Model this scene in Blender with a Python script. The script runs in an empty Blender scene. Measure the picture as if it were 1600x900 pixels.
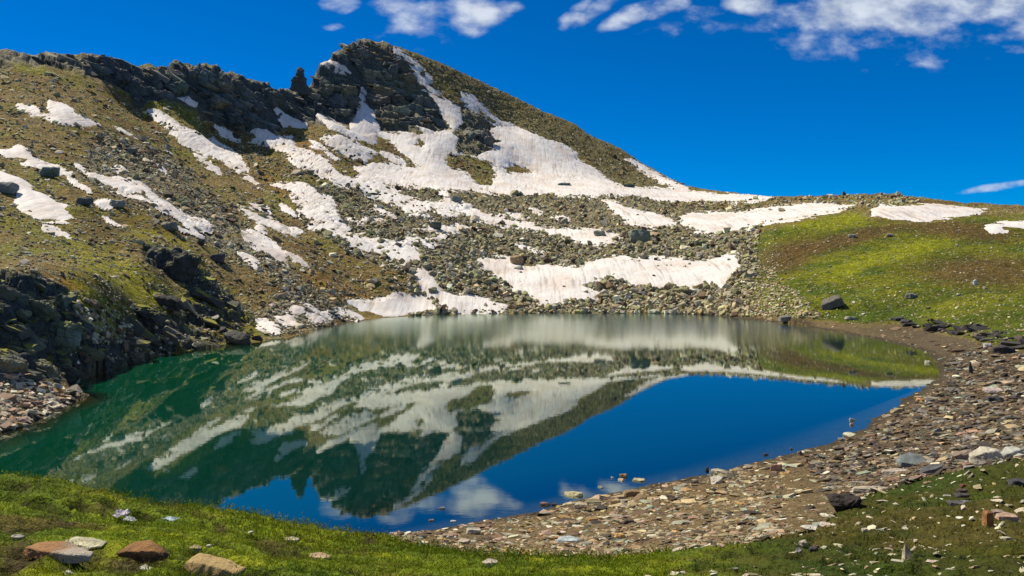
import bpy, bmesh, math, random
import numpy as np
from mathutils import Vector, Matrix, noise as mnoise

RNG = np.random.default_rng(7)
random.seed(7)
S = bpy.context.scene
COL = S.collection
F = 1244.0          # focal length in photo pixels (1600 wide)
H = 10.0            # camera height over the lake
CX, HY = 800.0, 400.0

# ------------------------------------------------------------------ numpy noise
def _hash(ix, iy, iz, seed):
    h = (ix.astype(np.int64) * 374761393 + iy.astype(np.int64) * 668265263 + iz.astype(np.int64) * 2147483647 + seed * 974634777) & 0xffffffff
    h = ((h ^ (h >> 13)) * 1274126177) & 0xffffffff
    h = ((h ^ (h >> 16)) * 2246822519) & 0xffffffff
    return ((h ^ (h >> 15)) & 0xffff) / 65535.0

def vnoise(x, y, seed=0):
    """gradient noise 2D, about -1..1"""
    ix = np.floor(x); iy = np.floor(y)
    fx = x - ix; fy = y - iy
    ux = fx * fx * fx * (fx * (fx * 6 - 15) + 10); uy = fy * fy * fy * (fy * (fy * 6 - 15) + 10)
    z = np.zeros_like(ix)
    def g(ox, oy):
        a = _hash(ix + ox, iy + oy, z, seed) * 2 * np.pi
        return np.cos(a) * (fx - ox) + np.sin(a) * (fy - oy)
    a = g(0, 0); b = g(1, 0); c = g(0, 1); d = g(1, 1)
    return (a + (b - a) * ux + (c - a) * uy + (a - b - c + d) * ux * uy) * 1.5

def fbm(x, y, oct=4, seed=0, gain=0.5, lac=2.03):
    s = 0; a = 1.0; t = 0
    for i in range(oct):
        s = s + a * vnoise(x, y, seed + i * 17); t += a
        a *= gain; x = x * lac + 3.7; y = y * lac - 1.9
    return s / t

def ridged(x, y, oct=4, seed=0):
    s = 0; a = 1.0; t = 0
    for i in range(oct):
        s = s + a * (1 - np.abs(vnoise(x, y, seed + i * 13)) * 2); t += a
        a *= 0.5; x = x * 2.07 + 1.3; y = y * 2.07 + 5.1
    return s / t

def sstep(a, b, x):
    t = np.clip((x - a) / (b - a), 0, 1)
    return t * t * (3 - 2 * t)

def sdist(px, py, poly):
    """signed distance, positive inside"""
    d = np.full(px.shape, 1e9); ins = np.zeros(px.shape, bool)
    n = len(poly)
    for i in range(n):
        x0, y0 = poly[i]; x1, y1 = poly[(i + 1) % n]
        ex, ey = x1 - x0, y1 - y0
        L = ex * ex + ey * ey + 1e-12
        t = np.clip(((px - x0) * ex + (py - y0) * ey) / L, 0, 1)
        d = np.minimum(d, (px - x0 - t * ex) ** 2 + (py - y0 - t * ey) ** 2)
        if y0 != y1:
            c = ((y0 > py) != (y1 > py)) & (px < (x1 - x0) * (py - y0) / (y1 - y0) + x0)
            ins ^= c
    d = np.sqrt(d)
    return np.where(ins, d, -d)

def sdist_box(px, py, poly, margin=40.0):
    """sdist evaluated only near the polygon's box, -margin elsewhere"""
    out = np.full(px.shape, -margin)
    a = np.array(poly)
    m = (px > a[:, 0].min() - margin) & (px < a[:, 0].max() + margin) & (py > a[:, 1].min() - margin) & (py < a[:, 1].max() + margin)
    out[m] = np.maximum(sdist(px[m], py[m], poly), -margin)
    return out

# ------------------------------------------------------------------ control points of the valley
SHORE = [(100,602),(135,592),(170,582),(200,570),(235,560),(270,553),(300,548),(330,543),(360,537),(395,535),(430,530),(470,522),(500,513),
         (540,505),(600,497),(680,492),(740,490),(800,490),(880,489),(950,490),(1030,490),(1100,492),(1180,500),(1220,504),(1260,510),(1300,517),(1330,523),
         (1370,530),(1400,537),(1435,546),(1455,556),(1468,570),(1466,585),(1452,602),(1425,614),(1408,626),(1395,640),(1362,655),(1355,668),(1322,678),(1300,692),
         (1250,706),(1200,717),(1150,731),(1105,742),(1060,751),(1020,756),(985,765),(950,772),(910,780),(870,790),(830,801),(800,806),
         (760,813),(720,819),(680,827),(640,832),(610,836),(540,850),(400,905),(200,970),(0,1000),(-110,900),(-160,780),(-100,705),(-40,690),(0,676),(35,668),(70,650),(110,632),(140,617)]
SKY = [(0,73),(20,76),(45,86),(60,84),(75,82),(95,84),(120,82),(150,83),(165,86),(185,91),(200,97),(215,101),(230,98),(245,100),(262,103),(270,96),
       (280,95),(295,98),(304,103),(310,96),(318,93),(330,97),(345,105),(365,111),(380,116),(400,124),(412,128),(425,136),(440,141),(455,142),(470,142),(483,137),
       (489,128),(491,110),(496,99),(512,96),(515,88),(521,80),(530,75),(542,72),(555,62),(564,58),(574,58),(585,62),(600,65),(620,71),(650,82),(700,104),
       (740,121),(770,135),(800,150),(825,162),(850,175),(875,184),(900,195),(915,207),(935,219),(960,227),(975,235),(985,243),(1000,253),(1020,264),(1050,281),
       (1070,290),(1100,296),(1130,299),(1160,303),(1200,307),(1250,308),(1300,305),(1335,303),(1380,302),(1400,304),(1450,310),(1500,317),(1560,320),(1600,321)]
_sx = [-100,0,100,200,330,440,490,565,640,757,830,880,930,1000,1070,1130,1200,1260,1320,1380,1440,1700]
_sd = [225,228,240,248,266,290,310,350,360,388,402,412,405,400,385,340,290,265,255,250,247,245]
PTS = []
for x, y in SHORE: PTS.append((x, y, F * H / (y - HY)))
for x, y in SKY: PTS.append((x, y, float(np.interp(x, _sx, _sd))))
for x, y in SKY[::3]:
    d = float(np.interp(x, _sx, _sd)); z = H - (y - HY) / F * d
    for k, zk in ((1.13, .72), (1.5, .35), (2.3, .12)): PTS.append((x, HY + F * (H - z * zk) / (d * k), d * k))
for x in range(-600, 2300, 250): PTS.append((x, HY + F * 8 / 2600, 2600.0))
for x, d in ((300,40),(600,60),(800,90),(1000,70),(1000,100),(1250,80),(1250,98),(400,75),(200,50),(700,42),(900,48),(600,108),(60,36),(1350,66),(0,28)):
    PTS.append((x, HY + F * (H + 3) / d, d))
LEFTC = [(0,660,46),(0,600,52),(0,585,53),(0,450,60),(0,425,66),(0,400,77),(0,360,92),(0,310,110),(0,262,125),(0,220,145),(0,170,172),(0,120,200)]
RIGHTC = [(1600,345,180),(1600,372,158),(1600,400,138),(1600,440,116),(1600,480,98),(1600,510,87),(1600,540,77),(1600,600,56),(1600,640,44),(1600,680,35),(1600,720,26),(1600,760,19.5),(1600,800,13.5),(1600,850,8.6),(1600,900,5.0)]
PTS += LEFTC + RIGHTC
PTS += [
 (60,560,58),(60,445,64),(100,458,68),(100,580,63),(110,470,68),(120,520,66),(160,520,70),(160,570,66),(240,545,80),(200,470,80),(200,510,76),(100,400,86),(200,400,98),(240,385,104),(270,388,106),(300,400,106),
 (265,428,101),(230,410,97),(300,435,101),(300,470,97),(300,520,91),(350,470,102),(375,505,98),(330,430,110),(400,430,120),(400,490,106),(440,480,112),(300,350,132),(200,320,127),(200,355,112),(400,350,155),(300,290,168),(200,260,157),
 (60,255,137),(110,180,177),(197,205,190),(240,183,236),(320,235,222),(400,286,206),(60,300,118),(100,345,107),(100,300,122),(100,225,152),(150,240,162),(60,140,196),(160,140,222),(100,110,225),(200,150,240),(250,150,246),(290,160,250),(350,205,258),(300,200,236),(400,240,232),(430,218,262),
 (500,470,123),(500,495,115),(500,400,145),(500,440,132),(500,330,180),(500,270,225),(500,215,272),(470,200,282),(440,195,277),(500,190,284),(540,197,292),(450,380,148),(450,300,196),(530,240,262),
 (572,205,297),(568,142,327),(600,450,141),(560,480,131),(600,420,150),(600,370,170),(600,320,212),(600,270,262),(600,215,300),(650,475,141),(650,430,150),(650,385,168),(650,300,235),(650,250,284),(650,212,304),(700,300,244),(700,205,318),(700,470,142),(700,400,166),(700,340,205),
 (740,290,270),(740,250,300),(770,240,312),(808,264,309),(810,300,268),(900,300,270),(880,230,350),(950,280,325),(1000,280,345),(700,185,330),(660,116,348),(720,150,350),(640,150,335),(600,110,338),(530,110,325),(520,150,308),(600,160,322),(800,200,355),(830,210,350),(1000,292,300),(900,250,340),
 (800,340,218),(900,350,208),(900,325,235),(800,320,240),(800,385,186),(900,380,188),(1000,340,215),(1000,320,240),(1000,372,188),(1000,395,174),(1050,300,300),
 (800,410,172),(1000,420,163),(900,420,164),(850,450,152),(800,470,145),(900,470,145),(1000,450,151),(1000,474,144),(1100,420,160),(1100,455,147),(1100,475,140),(1100,385,178),(1100,345,208),(1100,312,270),(1150,350,200),(1150,395,170),
 (1200,352,190),(1200,325,225),(1150,430,153),(1180,465,136),(1180,400,162),(1250,485,118),(1300,470,121),(1250,440,135),(1250,395,158),(1250,350,182),(1300,345,186),(1300,322,215),(1300,400,150),(1361,342,182),(1361,324,197),(1361,312,225),(1450,338,186),(1450,322,203),(1500,327,202),(1570,355,168),
 (1400,400,146),(1500,400,142),(1400,360,168),(1500,360,165),(1400,460,118),(1400,500,108),(1500,480,104),(1500,510,95),(1450,520,99),(1500,530,86),(1500,552,79),(1550,562,71),(1550,600,58),(1500,620,55),(1500,680,40),(1400,700,38),(1400,760,27.0),(1500,760,22),(1300,760,30),
 (1300,820,18),(1200,800,23),(1200,850,13),(1000,800,29),(1000,850,17),(1000,880,10),(800,830,27),(800,865,17),(800,890,9),(700,850,22),(700,870,14.5),(1400,850,11.2),(1418,885,7.2),(1500,900,5.4),(1300,880,8.2),(1200,890,7.2),(1000,905,5.4),(800,908,5),(600,905,5),
 (600,862,11.5),(620,842,20),(540,842,17),(500,838,17.5),(450,850,10.5),(450,831,16.5),(400,822,15.5),(400,860,7.5),(400,890,5.2),(350,812,14.5),(300,800,13.8),(300,840,7.4),(250,797,13.2),(200,793,12.4),(200,830,7.0),(200,860,5.3),(150,782,12),(100,771,11.5),(100,800,8.2),(50,760,11),(0,751,10.5),(0,800,6.9),(0,850,5),
 (200,900,4.3),(0,900,4.1),(400,910,4.5)]
# the bluff drops to the water behind its edge
for x, d in ((-150,18),(0,16.5),(100,17.5),(200,18.5),(300,20),(400,22),(480,24)):
    PTS.append((x, HY + F * (H - 1.5) / d, d))
for dx in (-300, -640):
    for x, y, d in LEFTC: PTS.append((x + dx, y, d))
    PTS.append((dx, 70, 228)); PTS.append((dx, 190, 290)); PTS.append((dx, 752, 10.5)); PTS.append((dx, 800, 7)); PTS.append((dx, 895, 4.1)); PTS.append((dx, 640, 22)); PTS.append((dx, 640, 33))
for dx in (300, 640):
    for x, y, d in RIGHTC: PTS.append((x + dx, y, d))
    PTS.append((1600 + dx, 318, 245)); PTS.append((1600 + dx, 345, 290))
P = np.array(PTS)
_q = np.round(np.c_[P[:, 0] / 8, np.log(P[:, 2]) * 25]).astype(int)
_, keep = np.unique(_q, axis=0, return_index=True)
P = P[keep]
VS = 9.0
cu = P[:, 0] / 100.0; cv = VS * np.log(P[:, 2]); cval = P[:, 1]
C2 = 0.35 ** 2
def phi(r2): return np.sqrt(r2 + C2)
A = phi((cu[:, None] - cu[None]) ** 2 + (cv[:, None] - cv[None]) ** 2)
n = len(P)
M = np.zeros((n + 1, n + 1)); M[:n, :n] = A + np.eye(n) * 0.0; M[:n, n] = 1; M[n, :n] = 1
W = np.linalg.solve(M, np.r_[cval, 0])
DMIN = 4.0
U = np.arange(-700, 2301, 10.0)
V = np.arange(VS * math.log(DMIN), VS * math.log(2600), 0.045)
PYG = np.empty((len(U), len(V)), np.float32)
wf = W[:n].astype(np.float32); cuf = cu.astype(np.float32); cvf = cv.astype(np.float32)
for i, u in enumerate(U):
    du2 = (np.float32(u / 100) - cuf) ** 2
    PYG[i] = np.sqrt((V.astype(np.float32)[:, None] - cvf[None]) ** 2 + du2[None] + np.float32(C2)) @ wf
PYG += np.float32(W[n])
DV = np.exp(V / VS)
_ysk = np.interp(U, [p[0] for p in SKY], [p[1] for p in SKY]); _dsk = np.interp(U, _sx, _sd)
_in = sstep(-60, 0, U) * (1 - sstep(1600, 1680, U))
_lim = _ysk[:, None] + np.maximum(V[None] - VS * np.log(_dsk)[:, None], 0) * 22
_lim = np.minimum(_lim, HY + F * (H - .5) / DV[None])
PYG = np.where((DV[None] > 110) & (_in[:, None] > .5), np.maximum(PYG, _lim), PYG)
# ---- adaptive rows: equal steps of picture height, coarse where hidden or under water
SHW = np.array([((x - CX) / F * F * H / (y - HY), F * H / (y - HY)) for x, y in SHORE])
Xg = (U[:, None] - CX) / F * DV[None]; Yg = np.broadcast_to(DV[None], Xg.shape)
lake_sd = sdist_box(Xg.ravel(), Yg.ravel().copy(), SHW, 60.0).reshape(Xg.shape)
run = np.minimum.accumulate(PYG, axis=1)
vis = PYG <= run + 2.0
dpy = np.abs(np.diff(PYG, axis=1, prepend=PYG[:, :1]))
wgt = np.where(vis, np.minimum(dpy, 12), np.minimum(dpy, 3) * np.where(DV[None] < 140, .4, .12)) + 0.05
wgt = np.where(lake_sd > 1.5, 0.10 * wgt, wgt)
k = np.hanning(9); k /= k.sum()
wgt = np.apply_along_axis(lambda c: np.convolve(np.pad(c, 4, mode='edge'), k, 'valid'), 0, wgt)
cum = np.cumsum(wgt, axis=1); cum -= cum[:, :1]; cum /= cum[:, -1:]
NR = 680
rows = np.linspace(0, 1, NR)
VR = np.stack([np.interp(rows, cum[i], V) for i in range(len(U))])          # (U, NR)
# ---- columns
px_in = np.arange(-70, 1671, 1.6)
px_l = np.arange(-690, -70, 14.0); px_r = np.arange(1671 + 8, 2292, 14.0)
pxc = np.r_[px_l, px_in, px_r]
th_in = np.arctan((pxc - CX) / F)
th_l = np.linspace(-math.pi, th_in[0], 50)[:-1]; th_r = np.linspace(th_in[-1], math.pi, 50)[1:]
TH = np.r_[th_l, th_in, th_r]; PXC = np.r_[np.full(49, pxc[0]), pxc, np.full(49, pxc[-1])]
cosr = np.where(np.abs(TH) <= np.abs(th_in).max() + 1e-6, np.cos(TH), 0)
NCOL = len(TH)
fu = np.clip((PXC - U[0]) / 10.0, 0, len(U) - 1.001); iu = fu.astype(int); tu = (fu - iu)[:, None]
VV = VR[iu] * (1 - tu) + VR[iu + 1] * tu                                     # (NCOL, NR)
fv = np.clip((VV - V[0]) / 0.045, 0, len(V) - 1.001); iv = fv.astype(int); tv = fv - iv
iuu = iu[:, None]
PYb = (PYG[iuu, iv] * (1 - tv) + PYG[iuu, iv + 1] * tv) * (1 - tu) + (PYG[iuu + 1, iv] * (1 - tv) + PYG[iuu + 1, iv + 1] * tv) * tu
Dd = np.exp(VV / VS)
Zb = H - (PYb - HY) / F * Dd
edgecos = math.cos(float(np.abs(th_in).max()))
Rr = np.where(cosr[:, None] > 0, Dd / np.maximum(cosr[:, None], 1e-3), Dd / edgecos)
X = Rr * np.sin(TH)[:, None]; Y = Rr * np.cos(TH)[:, None]
# beyond the sides the valley floor closes behind the camera
side = sstep(math.radians(50), math.radians(85), np.abs(TH))[:, None]
Zflat = 8.35 + 0.0 * Dd - sstep(300, 2000, Dd) * 9
Zb = Zb * (1 - side) + Zflat * side
# near rows close to a point below the camera
PX = np.broadcast_to(PXC[:, None], Zb.shape).copy()
sd = sdist_box(X.ravel(), Y.ravel(), SHW, 60.0).reshape(X.shape)
lk_noise = fbm(X * 0.35, Y * 0.35, 3, 5) * 0.5 + fbm(X * 1.3, Y * 1.3, 2, 9) * 0.22
sdn = sd + lk_noise * np.clip(Y / 60, 0.4, 1.6)
infr = (np.abs(TH) < math.radians(52))[:, None]
Zin = np.minimum(Zb, -0.10 * np.minimum(sdn, 50) - 0.02)
Zout = np.maximum(Zb, 0.10 * np.minimum(-sdn, 2.5) + 0.01)
Zs = np.where(infr & (sdn > 0), Zin, np.where((sdn > -40) & infr, Zout, Zb))   # smooth surface
PYs = HY + F * (H - Zs) / np.maximum(Y, 0.5)
runm = np.minimum.accumulate(np.where(Zs > -0.01, PYs, 1e9), axis=1)
VIS = (PYs <= runm + np.where(Y < 140, 9, 1.5)) & infr & (Zs > 0)

# ------------------------------------------------------------------ regions of the ground (in the photograph's directions)
PXw = PX + fbm(X * .25, Y * .25, 3, 31) * 6; PYw = PYs + fbm(X * .3 + 50, Y * .3, 3, 41) * 5
def zone(poly, soft=8.0, vis_only=True):
    m = sstep(-soft, soft, sdist_box(PXw.ravel(), PYw.ravel(), poly, 40.0).reshape(X.shape))
    return m * VIS if vis_only else m
SH_LINE = [(600,836),(660,853),(760,866),(900,870),(1050,862),(1150,852),(1230,836),(1290,818),(1310,790),(1390,768),(1430,748),(1480,737),(1600,716),(1720,700)]
shore_poly = SH_LINE + [(1720,575),(1600,548),(1520,530),(1450,517),(1400,507),(1330,507),(1250,496),(1130,488),(1000,486),(1000,520),(1300,600),(1000,700),(600,800)]
hill_poly = [(1720,572),(1600,547),(1520,529),(1450,516),(1400,506),(1330,507),(1250,496),(1170,490),(1158,462),(1178,430),(1180,400),(1165,380),(1200,358),(1270,342),(1340,330),(1362,346),(1440,348),(1540,338),(1620,350),(1720,352)]
zshore = zone(shore_poly, 5)
zhill = zone(hill_poly, 7)
hills_far_r = infr & (PX > 1170) & (Y > 110)
near = infr & (Y < 36) & (zshore < .5)
meadow_side = (np.abs(TH) > math.radians(52))[:, None] | near
ridge_cliff = zone([(0,72),(100,80),(200,94),(320,90),(440,138),(500,130),(505,192),(450,188),(432,212),(385,210),(330,190),(300,168),(255,152),(212,168),(195,140),(150,120),(100,108),(40,100),(0,100)], 7)
peak_cliff = zone([(480,112),(500,92),(560,55),(620,72),(648,100),(668,140),(700,160),(730,165),(780,200),(775,242),(700,242),(690,206),(590,206),(560,190),(500,196),(440,192),(470,140)], 6)
low_cliff = zone([(-70,428),(60,428),(108,455),(122,500),(165,528),(245,552),(165,588),(100,604),(-70,590)], 6)
low_cliff2 = zone([(222,384),(262,380),(310,402),(335,440),(385,478),(402,505),(385,537),(300,548),(235,555),(185,530),(190,500),(290,490),(290,450),(225,412)], 6)
talus = zone([(500,292),(600,286),(700,300),(800,306),(960,304),(1060,318),(1190,348),(1175,400),(1160,470),(1110,490),(700,492),(640,460),(640,430),(540,392),(470,350),(470,310)], 9)
scree_l = zone([(110,270),(160,215),(260,240),(330,300),(430,400),(470,440),(560,480),(540,505),(430,530),(400,510),(440,440),(340,380),(250,330)], 12)
spit = zone([(-80,585),(20,578),(100,606),(145,618),(70,655),(0,690),(-80,700)], 5)
turf_pk = zone([(590,60),(700,100),(850,172),(1075,290),(1030,300),(960,285),(900,235),(800,195),(720,140),(640,95)], 6)

# ------------------------------------------------------------------ snow fields: outline in photo pixels, label
SNOW = [
 ([(28,167),(50,171),(76,180),(78,158),(88,162),(104,167),(116,178),(140,189),(156,195),(130,198),(95,192),(58,180)], 'ragged white snow patch high on the brown slope, highest at the left'),
 ([(178,194),(191,197),(214,210),(216,215),(204,212),(185,204)], 'tiny slanted snow scrap on the brown slope under the dark ridge'),
 ([(3,236),(28,231),(46,240),(72,252),(96,262),(119,272),(108,275),(80,267),(48,258),(22,246)], 'thin pointed snow patch just above the broad one at the left edge'),
 ([(-60,258),(0,270),(30,278),(60,295),(90,314),(110,330),(123,344),(95,350),(55,346),(33,330),(22,306),(0,300),(-60,290)], 'broad smooth snow patch with a grey rock in it at the left edge'),
 ([(68,358),(86,360),(106,370),(119,379),(110,381),(88,369)], 'small snow scrap on brown turf below the broad left snow patch'),
 ([(230,173),(250,174),(275,189),(300,204),(322,214),(350,227),(373,243),(386,260),(391,276),(411,290),(400,293),(378,281),(358,262),(338,249),(308,235),(278,216),(260,201),(244,188)], 'long diagonal snow strip running down from the dark ridge cliff'),
 ([(304,240),(320,244),(336,260),(349,274),(340,274),(321,261),(307,248)], 'short narrow snow strip beside the lower half of the long diagonal one'),
 ([(128,262),(150,264),(190,279),(231,292),(252,309),(282,324),(302,341),(332,353),(310,354),(278,341),(248,323),(222,310),(198,300),(163,286),(138,273)], 'stony broken snow band stretching down the middle of the left slope'),
 ([(371,322),(392,325),(421,338),(446,350),(468,369),(440,363),(409,351),(384,338)], 'leaf shaped snow patch on brown scree, upper of two close together'),
 ([(377,362),(400,367),(431,387),(449,402),(451,413),(430,409),(404,391),(384,375)], 'curved snow patch on dark scree, lower of two close together'),
 ([(337,196),(356,205),(374,217),(370,221),(348,210)], 'small snow sliver at the foot of the dark ridge cliff'),
 ([(396,216),(430,213),(457,214),(464,229),(490,239),(506,246),(518,257),(522,269),(546,276),(578,283),(562,293),(534,289),(510,277),(488,269),(468,256),(443,241),(418,227)], 'wide snow tongue below the right end of the dark ridge'),
 ([(431,169),(452,184),(482,193),(474,201),(444,194)], 'thin snow streak between the ridge cliff and the brown knoll'),
 ([(567,137),(571,146),(570,160),(580,172),(588,194),(592,206),(572,210),(546,203),(552,190),(560,180),(563,164)], 'bluish shaded snow in the steep gully between two dark crags'),
 ([(498,180),(520,189),(545,203),(572,210),(592,206),(586,222),(552,214),(518,200)], 'narrow snow strip at the foot of the left crag below the gully'),
 ([(498,214),(530,211),(562,225),(588,240),(570,252),(540,241),(508,228)], 'rock strewn snow patch under the gully beside a brown knoll'),
 ([(617,77),(633,84),(652,96),(667,112),(677,125),(669,135),(688,147),(660,136),(651,120),(646,105),(638,94),(624,86)], 'steep snow ribbon just below the summit ridge of the peak'),
 ([(672,144),(692,154),(707,161),(717,170),(720,190),(710,200),(699,186),(688,170),(678,158)], 'crooked snow ribbon halfway down the peak among dark crags'),
 ([(721,145),(736,149),(752,162),(767,178),(787,189),(800,196),(790,202),(768,188),(750,176),(733,166),(720,155)], 'snow ribbon beside the turf covered right shoulder of the peak'),
 ([(585,208),(620,209),(650,214),(675,210),(706,204),(714,216),(708,240),(745,246),(772,236),(778,215),(768,204),(792,195),(822,205),(852,218),(882,228),(901,240),(900,247),(930,266),(960,285),(976,293),(1022,294),(1072,299),(1140,304),(1205,308),(1180,314),(1150,317),(1100,316),(1050,313),(1000,303),(960,306),(900,308),(850,304),(800,308),(760,300),(735,297),(690,300),(650,292),(610,286),(570,278),(555,262),(600,256),(655,262),(640,243),(612,224)], 'largest snowfield, a huge cream apron spread below the peak'),
 ([(977,247),(992,252),(1022,268),(1052,283),(1074,295),(1055,294),(1028,283),(1000,266)], 'slim snow strip along the skyline of the right shoulder of the peak'),
 ([(438,279),(470,287),(492,299),(517,311),(530,325),(532,336),(545,356),(520,364),(488,358),(472,342),(466,322),(452,299)], 'mid slope snow patch with many stones left of the boulder field'),
 ([(480,330),(515,350),(545,366),(600,370),(640,372),(662,398),(658,412),(630,409),(600,401),(556,388),(520,372),(490,352)], 'white snow tongue winding through the left half of the boulder field'),
 ([(545,279),(562,273),(586,263),(612,271),(645,282),(602,287),(606,294),(632,305),(642,312),(680,316),(702,311),(735,319),(728,331),(690,336),(650,331),(618,323),(588,307),(560,297),(533,290)], 'stony snow streak below the great apron at the boulder field top'),
 ([(646,357),(700,351),(732,357),(704,363),(660,362)], 'thin sliver of snow in the middle of the boulder field'),
 ([(716,322),(750,329),(802,345),(850,354),(902,358),(974,365),(960,376),(936,384),(908,379),(878,371),(828,362),(778,351),(728,340)], 'long snow band sloping right across the grey boulder field'),
 ([(938,307),(962,315),(986,325),(1042,340),(1058,350),(1030,357),(1000,351),(973,345),(953,330)], 'tapering snow patch between two heaps of grey boulders'),
 ([(1060,342),(1080,332),(1150,333),(1200,327),(1240,320),(1300,317),(1342,321),(1310,331),(1270,338),(1230,344),(1190,352),(1150,363),(1110,367),(1080,359)], 'smooth long snowbank in the saddle left of the grassy hill'),
 ([(1360,326),(1376,321),(1450,321),(1542,327),(1500,338),(1440,345),(1390,343),(1366,339)], 'flat white snowbank along the top of the grassy hill'),
 ([(1540,355),(1562,348),(1640,345),(1700,352),(1640,359),(1590,359),(1552,361)], 'small snow patch at the right edge on the grassy hill'),
 ([(742,400),(800,404),(822,415),(900,415),(945,401),(980,400),(1060,406),(1110,408),(1130,399),(1153,397),(1157,420),(1142,440),(1126,456),(1114,448),(1060,453),(1010,453),(975,441),(930,437),(915,449),(948,458),(922,469),(870,476),(830,471),(798,450),(768,430),(748,415)], 'wide snowbank with dark grooves above the far lake shore'),
 ([(638,417),(662,420),(682,435),(692,455),(722,460),(762,465),(792,478),(784,487),(720,490),(690,488),(682,470),(662,466),(654,445)], 'snow tongue reaching the far shore right of the brown mound'),
 ([(538,465),(580,464),(640,461),(672,465),(683,480),(674,491),(600,495),(556,498),(544,490)], 'bright snow ledge at the waterline below the brown mound'),
 ([(430,490),(460,491),(472,504),(440,511)], 'little snow remnant by the left shore, nearer the snow ledge of two'),
 ([(480,491),(506,489),(514,500),(490,508)], 'little snow remnant touching the left end of the bright snow ledge'),
 ([(383,513),(410,508),(427,515),(400,522)], 'little snow remnant beside the dark rock on the left shore'),
 ([(279,152),(291,150),(306,158),(295,162)], 'speck of snow caught on a ledge of the dark ridge cliff'),
 ([(503,97),(520,97),(536,104),(545,113),(527,110)], 'small snow ledge near the top of the left crag of the peak'),
 ([(394,201),(414,204),(433,214),(426,221),(404,212)], 'snow sliver in a crack at the right end of the dark ridge'),
]
SNOW_HOLES = [[(696,244),(722,237),(746,245),(771,260),(776,271),(766,291),(744,286),(728,271),(700,258)],
              [(787,263),(806,255),(826,263),(830,271),(812,272),(792,269)], [(649,224),(656,215),(665,226),(658,231)], [(653,112),(660,109),(665,117),(658,122)]]
hole_sd = np.full(X.shape, -40.0)
for hp in SNOW_HOLES: hole_sd = np.maximum(hole_sd, sdist_box(PX.ravel(), PYs.ravel(), hp, 40).reshape(X.shape))
edge_n = fbm(X * .16, (Y + Zs) * .16, 3, 77) * 6 + fbm(X * .55, (Y + Zs) * .55, 3, 78) * 6.5 + fbm(X * 1.6, (Y + Zs) * 1.6, 2, 79) * 3
hole_n = fbm(X * .5, (Y + Zs) * .5, 3, 84) + fbm(X * .12, (Y + Zs) * .12, 2, 85) * .5
snow_sd = []
snow_all = np.full(X.shape, -40.0)
VISL = (PYs <= runm + 5) & infr
for poly, lab in SNOW:
    s = sdist_box(PX.ravel(), PYs.ravel(), poly, 40).reshape(X.shape)
    s = np.minimum(s, -hole_sd) + edge_n * np.clip(0.35 + s / 40, .35, 1) + .6
    stony = 1.0 if any(w in lab for w in ('stony', 'stones', 'strewn', 'winding', 'tongue below', 'diagonal')) else 0.0
    s = np.minimum(s, 5 + (hole_n + .20) * 26) if stony else np.minimum(s, 18 + (hole_n + .45) * 40)
    s = np.where(VISL, s, -40.0)
    snow_sd.append(s); snow_all = np.maximum(snow_all, s)
snow_m = sstep(-1, 5, snow_all)

# ------------------------------------------------------------------ relief
Zt = Zs.copy()
far = sstep(30, 90, Y) * infr
calm = 1 - 0.75 * snow_m
big = fbm(X * .05, Y * .05, 3, 3) * 1.0
mid = fbm(X * .22, (Y + Zs) * .22, 4, 11)
fine = fbm(X * .9, (Y + Zs) * .9, 3, 19)
rough = 0.45 + 0.9 * talus + 0.5 * scree_l + 1.0 * low_cliff + 0.9 * low_cliff2 + 0.5 * turf_pk - 0.25 * zhill
land = sstep(0.0, 8.0, -sd) * (Zs > 0)
skyfade = 1.0
Zt += far * land * calm * rough * (mid * 0.75 + fine * 0.35) * np.clip(Y / 160, .45, 1.5)
Zt += far * land * (1 - zhill) * (1 - snow_m) * big * .6 * np.clip(Y / 200, .3, 1)
_p = X * .69 + Y * .72; _q = X * .72 - Y * .69
_left = sstep(20, -25, X) * sstep(85, 110, Y) * sstep(300, 250, Y) * infr * (1 - snow_m * .6)
RUN = _left * (ridged(_p * .09, _q * .022, 3, 151) - .55) * 1.3
Zt += RUN
# steps of dipping strata in the crags
def strata(z, step, tx, ty, sharp, seed):
    w = fbm(X * .05, Y * .05, 3, seed) * 1.5 + fbm(X * .4, Y * .15, 2, seed + 3) * .22
    s = (z + tx * X + ty * Y) / step + w
    f = np.floor(s); t = s - f
    return z + (f + sstep(sharp, 1.0, t) - s) * step
cr = np.clip(ridge_cliff + peak_cliff, 0, 1) * (1 - snow_m * .9)
blk = ridged(X * .07, Y * .05, 4, 61) * 2.2
Zc = strata(Zs + blk * .8, 4.2, .42, -.15, .5, 91)
Zc = strata(Zc, 1.7, .34, .1, .45, 95)
Zt = Zt * (1 - cr) + (Zc + fine * .35) * cr
lc = np.clip(low_cliff + low_cliff2 * .9, 0, 1)
Zl = strata(Zs + ridged(X * .35, Y * .35, 4, 65) * .9, 1.3, .3, .1, .5, 99)
Zt = Zt * (1 - lc) + (Zl + fine * .2) * lc
# gravel, turf hummocks
Zt += zshore * sstep(.3, 2, -sd) * (fbm(X * .5, Y * .5, 3, 23) * .10 + fbm(X * 3, Y * 3, 2, 24) * .02)
Zt += zhill * (fbm(X * .12, Y * .12, 3, 27) * .5)
nearm = np.where(meadow_side, 1.0, 0.0) * sstep(.0, 1.0, Zs)
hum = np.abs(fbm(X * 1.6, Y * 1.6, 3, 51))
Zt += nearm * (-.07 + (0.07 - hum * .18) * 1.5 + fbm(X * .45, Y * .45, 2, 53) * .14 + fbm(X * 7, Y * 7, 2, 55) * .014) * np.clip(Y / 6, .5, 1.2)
Zt = np.where((Zs > 0.0) & (sd < -.3), np.maximum(Zt, 0.03), Zt)
PYt = HY + F * (H - Zt) / np.maximum(Y, 0.5)

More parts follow.
